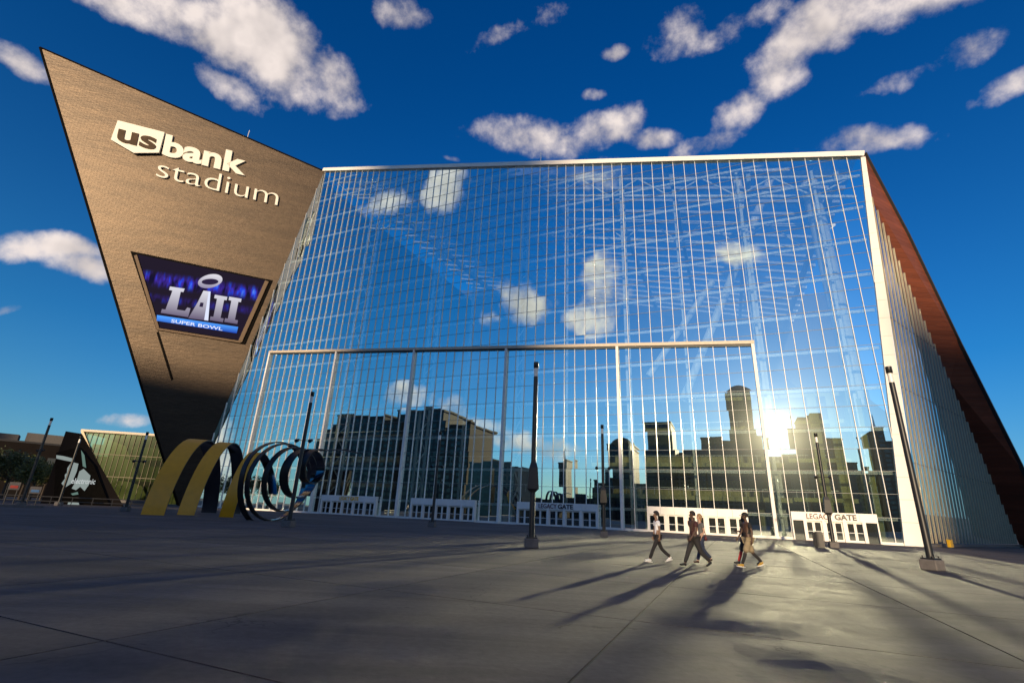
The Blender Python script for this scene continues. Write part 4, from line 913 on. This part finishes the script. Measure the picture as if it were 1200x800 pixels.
person('fair-haired person in grey top and blue jeans with maroon shoulder bag', G(824, 660), PI + .1, 1.70, 'light', cloth('grey_top', (.10, .10, .105)), cloth('blue_jeans', (.02, .03, .065)), mat('brown_shoe', (.06, .03, .02), .5), fair, swing=19, lead=1, arm=(12, -8), elbow=(40, 30), build=.9, hair='long', bag=(mat('maroon_bag', (.10, .015, .015), .45), 1))
person('person in black cap, black t-shirt and khaki shorts with yellow shoes', G(880, 664.5), PI + .03, 1.84, 'dark', cloth('black_tee', (.013, .013, .015)), cloth('khaki_shorts', (.26, .21, .13)), mat('yellow_shoe', (.42, .26, .03), .6), blackhair, swing=25, lead=1, arm=(14, -10), elbow=(18, 22), build=1.08, shorts=True, legm=cloth('black_legging', (.016, .015, .016)), cap=cloth('black_cap', (.012, .012, .014)), sole=whsole, beard=True)
person('person in dark jacket and red leggings looking at a phone', G(877, 661.5), PI + .02, 1.74, 'dark', cloth('dark_jacket', (.02, .02, .024)), cloth('dark_shorts', (.02, .02, .022)), mat('dark_shoe', (.02, .018, .018), .5), blackhair, swing=24, lead=-1, arm=(10, -8), elbow=(30, 30), sleeves='long', shorts=True, legm=cloth('red_legging', (.42, .03, .03)), phone=True)

# ------------------------------------------------------------------ small things on the plaza
b_ = empty('litter_bin', G(960.5, 641.5), -.35, label='tall black litter bin next to a lamp post', cat='bin')
q = MB(); q.box((0, 0, .52), .62, .62, .98); me = fixn(q.mesh('bin', M['black'])); bm = bmesh.new(); bm.from_mesh(me); bmesh.ops.bevel(bm, geom=bm.edges[:], offset=.03, segments=2, affect='EDGES'); bm.to_mesh(me); bm.free(); link('body', me, b_)
for k in range(7):
    for sd in (-1, 1): q = MB(); q.box((-.26 + k * .087, sd * .325, .52), .05, .02, .86); link('slat', q.mesh('slat', M['darkgrey']), b_)
q = MB(); q.box((0, 0, 1.05), .66, .66, .07); q.tube([(0, 0, 1.08), (0, 0, 1.12)], .2, 16); link('lid', q.mesh('lid', M['darkgrey']), b_)
yb = empty('utility_box', WP(3.6, 0, 1.3), math.atan2(wdir.y, wdir.x), label='small yellow utility box at the foot of the finned side wall', cat='box'); yb.location.z = 0
yel = mat('yellow_enamel', (.75, .42, .01), .45); q = MB(); q.box((0, 0, .42), .95, .3, .72); link('cabinet', q.mesh('cab', yel), yb); q = MB(); q.box((0, 0, .03), .8, .28, .06); link('foot', q.mesh('ft', M['footing']), yb); q = MB(); q.box((0, 0, .80), 1.0, .36, .04); link('lid', q.mesh('lid', yel), yb)
bo = empty('bollard', G(1016.5, 636.5), 0, label='slim white bollard beside the narrow lettered entrance', cat='bollard'); q = MB(); q.tube([(0, 0, 0), (0, 0, 1.35), (0, 0, 1.4)], [.1, .1, .06], 12); link('post', q.mesh('post', M['white']), bo); q = MB(); q.tube([(0, 0, 0), (0, 0, .05)], .17, 12); link('base', q.mesh('base', M['footing']), bo)

# ------------------------------------------------------------------ trees and the far left
M['bark'] = mat('bark', (.06, .045, .035), .9, 0, .3, 6, bump=.5)
def leafm(name, c):
    mt, nt, nd, ln, p = nodes_of(name); geo = nd.new('ShaderNodeNewGeometry'); cr_ = nd.new('ShaderNodeValToRGB'); ln.new(geo.outputs['Random Per Island'], cr_.inputs[0])
    e = cr_.color_ramp.elements; e[0].color = (c[0] * .6, c[1] * .65, c[2] * .6, 1); e[1].color = (c[0] * 1.35, c[1] * 1.25, c[2], 1); ln.new(cr_.outputs[0], p.inputs['Base Color']); p.inputs['Roughness'].default_value = .6
    p.inputs['Transmission Weight'].default_value = 0; return mt
M['leaf'] = leafm('green_leaf', (.11, .12, .03)); M['leaf2'] = leafm('dark_leaf', (.06, .075, .022))
def tree(P, H, rad, nl, label, mt, seed, group=None):
    r = random.Random(seed); e = empty('broadleaf_tree', (P.x, P.y, -.1), r.uniform(0, 6), label=label, cat='tree', group=group)
    q = MB(); q.tube([(0, 0, 0), (.05, 0, H * .3), (-.05, .05, H * .7)], [H * .028, H * .02, H * .008], 8); cl = []
    for k in range(11):
        a = r.uniform(0, 6.28); z = H * r.uniform(.3, .62); rr = rad * r.uniform(.35, .8); tip = V((math.cos(a) * rr, math.sin(a) * rr, z + H * r.uniform(.1, .28)))
        q.tube([(0, 0, z), tip * .55 + V((0, 0, z)) * .45, tip], [H * .010, H * .007, H * .003], 5); cl.append((tip, rad * r.uniform(.3, .5)))
    cl.append((V((0, 0, H * .85)), rad * .5)); link('trunk', q.mesh('trunk', M['bark']), e)
    q = MB()
    for k in range(nl):
        c, cr2 = cl[r.randrange(len(cl))]; d = V((r.gauss(0, 1), r.gauss(0, 1), r.gauss(0, 1))).normalized() * cr2 * (r.random() ** .45); p = c + V((d.x, d.y, d.z * .8))
        ls = H * r.uniform(.018, .034); a = V((r.gauss(0, 1), r.gauss(0, 1), r.gauss(0, .6))).normalized() * ls; b = a.orthogonal().normalized() * ls * .6; b.rotate(Quaternion(a.normalized(), r.uniform(0, 6)))
        q.poly([p - a, p + b * .8, p + a, p - b * .8])
    link('crown', q.mesh('crown', mt), e)
def gp(x, dist): P = at(x, 570, dist); return V((P.x, P.y, 0))
for k, (x, dd, H, rad) in enumerate(((6, 118, 8.0, 3.6), (27, 125, 7.6, 3.6), (40, 112, 6.6, 3.2), (-14, 122, 8.4, 4), (52, 135, 6.5, 3))):
    tree(gp(x, dd), H, rad, 2600, ['leafy street tree behind the farthest lamp post', 'sunlit yellowish street tree in front of the dark long building', 'small street tree beside the dark ship screen', 'street tree at the end of the row of trees', 'low dark tree behind the ship screen'][k], M['leaf'] if k in (1, 2) else M['leaf2'], k + 3, 'street trees along the road')
lb = empty('long_dark_building', gp(10, 200), math.radians(40), label='long low dark building with white rooftop equipment behind the trees', cat='building')
q = MB(); q.box((0, 0, 7), 90, 20, 14); link('wall', fixn(q.mesh('lbw', M['shiphull'])), lb)
for k in range(26):
    q = MB(); q.box((-42 + k * 3.3, -10.05, 9.5), 2.2, .16, 1.8); link('window', q.mesh('lbwin', M['alu_dark']), lb)
for x, w, h in ((-6, 9, 2.4), (6, 12, 3.2), (18, 6, 1.8)): q = MB(); q.box((x, 0, 14 + h / 2), w, 6, h); link('roof_unit', q.mesh('ruu', M['footing']), lb)
q = MB(); q.box((0, -9.9, 14.1), 90, .5, .5); link('parapet', q.mesh('par', M['darkgrey']), lb)
def small_sign(x, y, dist, w, h, col, col2, label):
    P = at(x, y, dist); e = empty('street_sign', (P.x, P.y, 0), math.atan2(-P.x, P.y), label=label, cat='sign'); q = MB(); q.box((0, 0, P.z), w, .06, h); link('board', q.mesh('board', col), e); q = MB(); q.box((0, -.04, P.z - h * .12), w * .7, .03, h * .35); link('print', q.mesh('print', col2), e)
    for s_ in (-1, 1): q = MB(); q.tube([(s_ * w * .4, .07, -.1), (s_ * w * .4, .07, P.z + h * .4)], .05, 6); link('leg', q.mesh('leg', M['darkgrey']), e)
red = mat('sign_red', (.45, .06, .04), .5); blu = mat('sign_blue', (.10, .22, .42), .5)
small_sign(17, 569, 78, .9, .8, M['footing'], red, 'white sign board with red print by the street trees'); small_sign(41.5, 574, 78, .95, .75, M['footing'], blu, 'white sign board with blue print next to the red-printed board')
bar = empty('street_barrier', gp(25, 82), math.radians(38), label='low metal barrier rails along the street under the trees', cat='barrier')
for z in (.45, .95): q = MB(); q.box((0, 0, z), 26, .06, .1); link('rail', q.mesh('rail', M['darkgrey']), bar)
for k in range(14): q = MB(); q.box((-12.6 + k * 1.94, 0, .45), .08, .08, 1.1); link('post', q.mesh('post', M['darkgrey']), bar)
# pale kerb at the back of the plaza on the left
q = MB(); kp0, kp1 = gp(-60, 66), gp(60, 66); q.beam(kp0 + Z * .06, kp1 + Z * .06, .5, .3, Z); link('kerb', q.mesh('kerb', M['footing']), kind='structure')

# ------------------------------------------------------------------ downtown behind the camera, seen mirrored in the glass
BM = [mat('dark_granite', (.035, .034, .033), .7, 0, .15, .05), mat('brown_brick', (.06, .038, .026), .8, 0, .15, .08), mat('grey_stone', (.12, .115, .105), .75, 0, .12, .05), mat('buff_stone', (.17, .14, .105), .75, 0, .12, .05), mat('green_glass_wall', (.035, .06, .055), .2, 0, .1, .04)]
WIN = mat('office_glass', (.02, .026, .03), .15, 0, .2, .03)
def tower(name, x0, x1, y, Zd, mi, label, dep=30, setback=None, cat='building', col=4.2, row=4.0, crown=None, group=None):
    k = (D + Zd) / D; ua, z = FU(x0, y); ub_, z2 = FU(x1, y); z = (z + z2) / 2; ua *= k; ub_ *= k; top = CAMH + (z - CAMH) * k; w = ub_ - ua
    e = empty(name, UN((ua + ub_) / 2, D - Zd, -.12), AZ, label=label, cat=cat, group=group)
    q = MB(); q.box((0, -dep / 2, top / 2), w, dep, top); link('wall', fixn(q.mesh('tw', BM[mi])), e)
    q = MB(); q.box((0, -dep / 2, top + .5), w + 1, dep + 1, 1.2); link('cornice', q.mesh('tcor', BM[mi]), e)
    q = MB(); nc = max(2, int(w / col)); nr = max(2, int((top - 5) / row))
    for i in range(nc):
        for j in range(nr): q.box((-w / 2 + (i + .5) * w / nc, .02, 5 + (j + .5) * (top - 6) / nr), w / nc * .62, .25, (top - 6) / nr * .6)
    link('windows', q.mesh('twn', WIN), e, kind='stuff')
    zz = top
    for (fx_, fw, fh) in (setback or ()):
        q = MB(); q.box((fx_ * w, -dep / 2, zz + fh / 2), fw * w, dep * .6, fh); link('upper_block', fixn(q.mesh('tub', BM[mi])), e); 
    if crown == 'dome': 
        bm = bmesh.new(); bmesh.ops.create_uvsphere(bm, u_segments=20, v_segments=10, radius=1)
        for v in bm.verts: v.co = V((v.co.x * w * .46, v.co.y * dep * .4 - dep / 2, max(v.co.z, 0) * w * .35 + top + 1))
        me = bpy.data.meshes.new('dome'); bm.to_mesh(me); bm.free(); me.materials.append(BM[mi]); link('dome', me, e)
    if crown == 'spire': q = MB(); q.tube([(0, -dep / 2, top), (0, -dep / 2, top + w * .8), (0, -dep / 2, top + w * 1.5)], [w * .18, w * .06, .3], 8); link('spire', q.mesh('spire', M['steel']), e)
    return e
tower('apartment_block', 376, 394, 505, 230, 0, 'low wing of the dark apartment complex across the street', 40, group=None)
tower('apartment_block', 393, 447, 487, 235, 0, 'broad dark apartment block across the street with stepped roof', 50, setback=[(-.2, .4, 2)])
tower('apartment_block', 446, 469, 494, 232, 1, 'brown brick infill block between two dark apartment blocks', 40)
tower('apartment_block', 468, 521, 482, 236, 0, 'tallest dark apartment block across the street', 46, setback=[(.1, .5, 1.5)])
tower('apartment_block', 520, 552, 499, 234, 1, 'brown brick apartment block stepping down from the tallest dark block', 40)
tower('apartment_block', 551, 575, 541, 228, 4, 'low green glass wing beside the brick apartments', 34)
tower('apartment_block', 580, 604, 545, 226, 3, 'low buff stone building at the end of the apartment row', 30)
tower('office_tower', 655.5, 669, 541, 520, 0, 'slim dark tower with spire standing alone', 26, crown='spire')
tower('office_block', 694, 713, 563, 420, 0, 'low dark office block beside the rounded tower', 30)
tower('office_tower', 712, 741, 521, 470, 0, 'dark office tower with domed roof', 40, crown='dome')
tower('office_block', 741, 760, 568, 430, 3, 'low pale block between two towers', 26)
tower('office_tower', 754, 787, 497, 430, 0, 'dark stepped office tower', 40, setback=[(0, .8, 2)])
tower('office_block', 786, 824, 531, 500, 2, 'grey stone office block beside the stepped tower', 36)
tower('office_tower', 823, 893, 512, 505, 2, 'wide grey office slab below the tallest tower', 44, col=5)
tower('office_tower', 848, 881, 458, 760, 3, 'tallest downtown tower with rounded crown', 44, crown='dome', col=5)
tower('office_block', 892, 934, 534, 500, 3, 'low buff office block in the gap where the sun stands', 36)
tower('office_tower', 932, 946, 487, 520, 2, 'left twin of a pair of grey towers', 34); tower('office_tower', 947, 962, 484, 530, 2, 'right twin of a pair of grey towers, slightly taller', 34)
tower('office_block', 962, 992, 513, 500, 0, 'dark office slab beside the twin towers', 36)
tower('office_block', 991, 1012, 544, 480, 2, 'lower grey block stepping down from the dark slab', 30)
tower('office_block', 1011, 1022, 560, 470, 3, 'small pale block before the pointed tower', 26)
tower('city_hall', 1020, 1040, 504, 460, 1, 'brown stone hall with pointed clock tower roof', 36, crown='spire')
tower('office_block', 1040, 1110, 520, 480, 0, 'broad dark office block at the end of the skyline', 40)
tower('office_block', 604, 656, 585, 430, 1, 'very low brick warehouse under the open sky', 40); tower('office_block', 668, 695, 583, 440, 0, 'very low dark warehouse beside the slim tower', 40)
for k in range(10):
    tree(UN(-140 + k * 27 + RNG.uniform(-6, 6), -118 + RNG.uniform(-14, 14)), RNG.uniform(5, 6.5), 3.0, 700, 'park tree on the lawn across the street', M['leaf2'], 40 + k, 'park trees across the street')
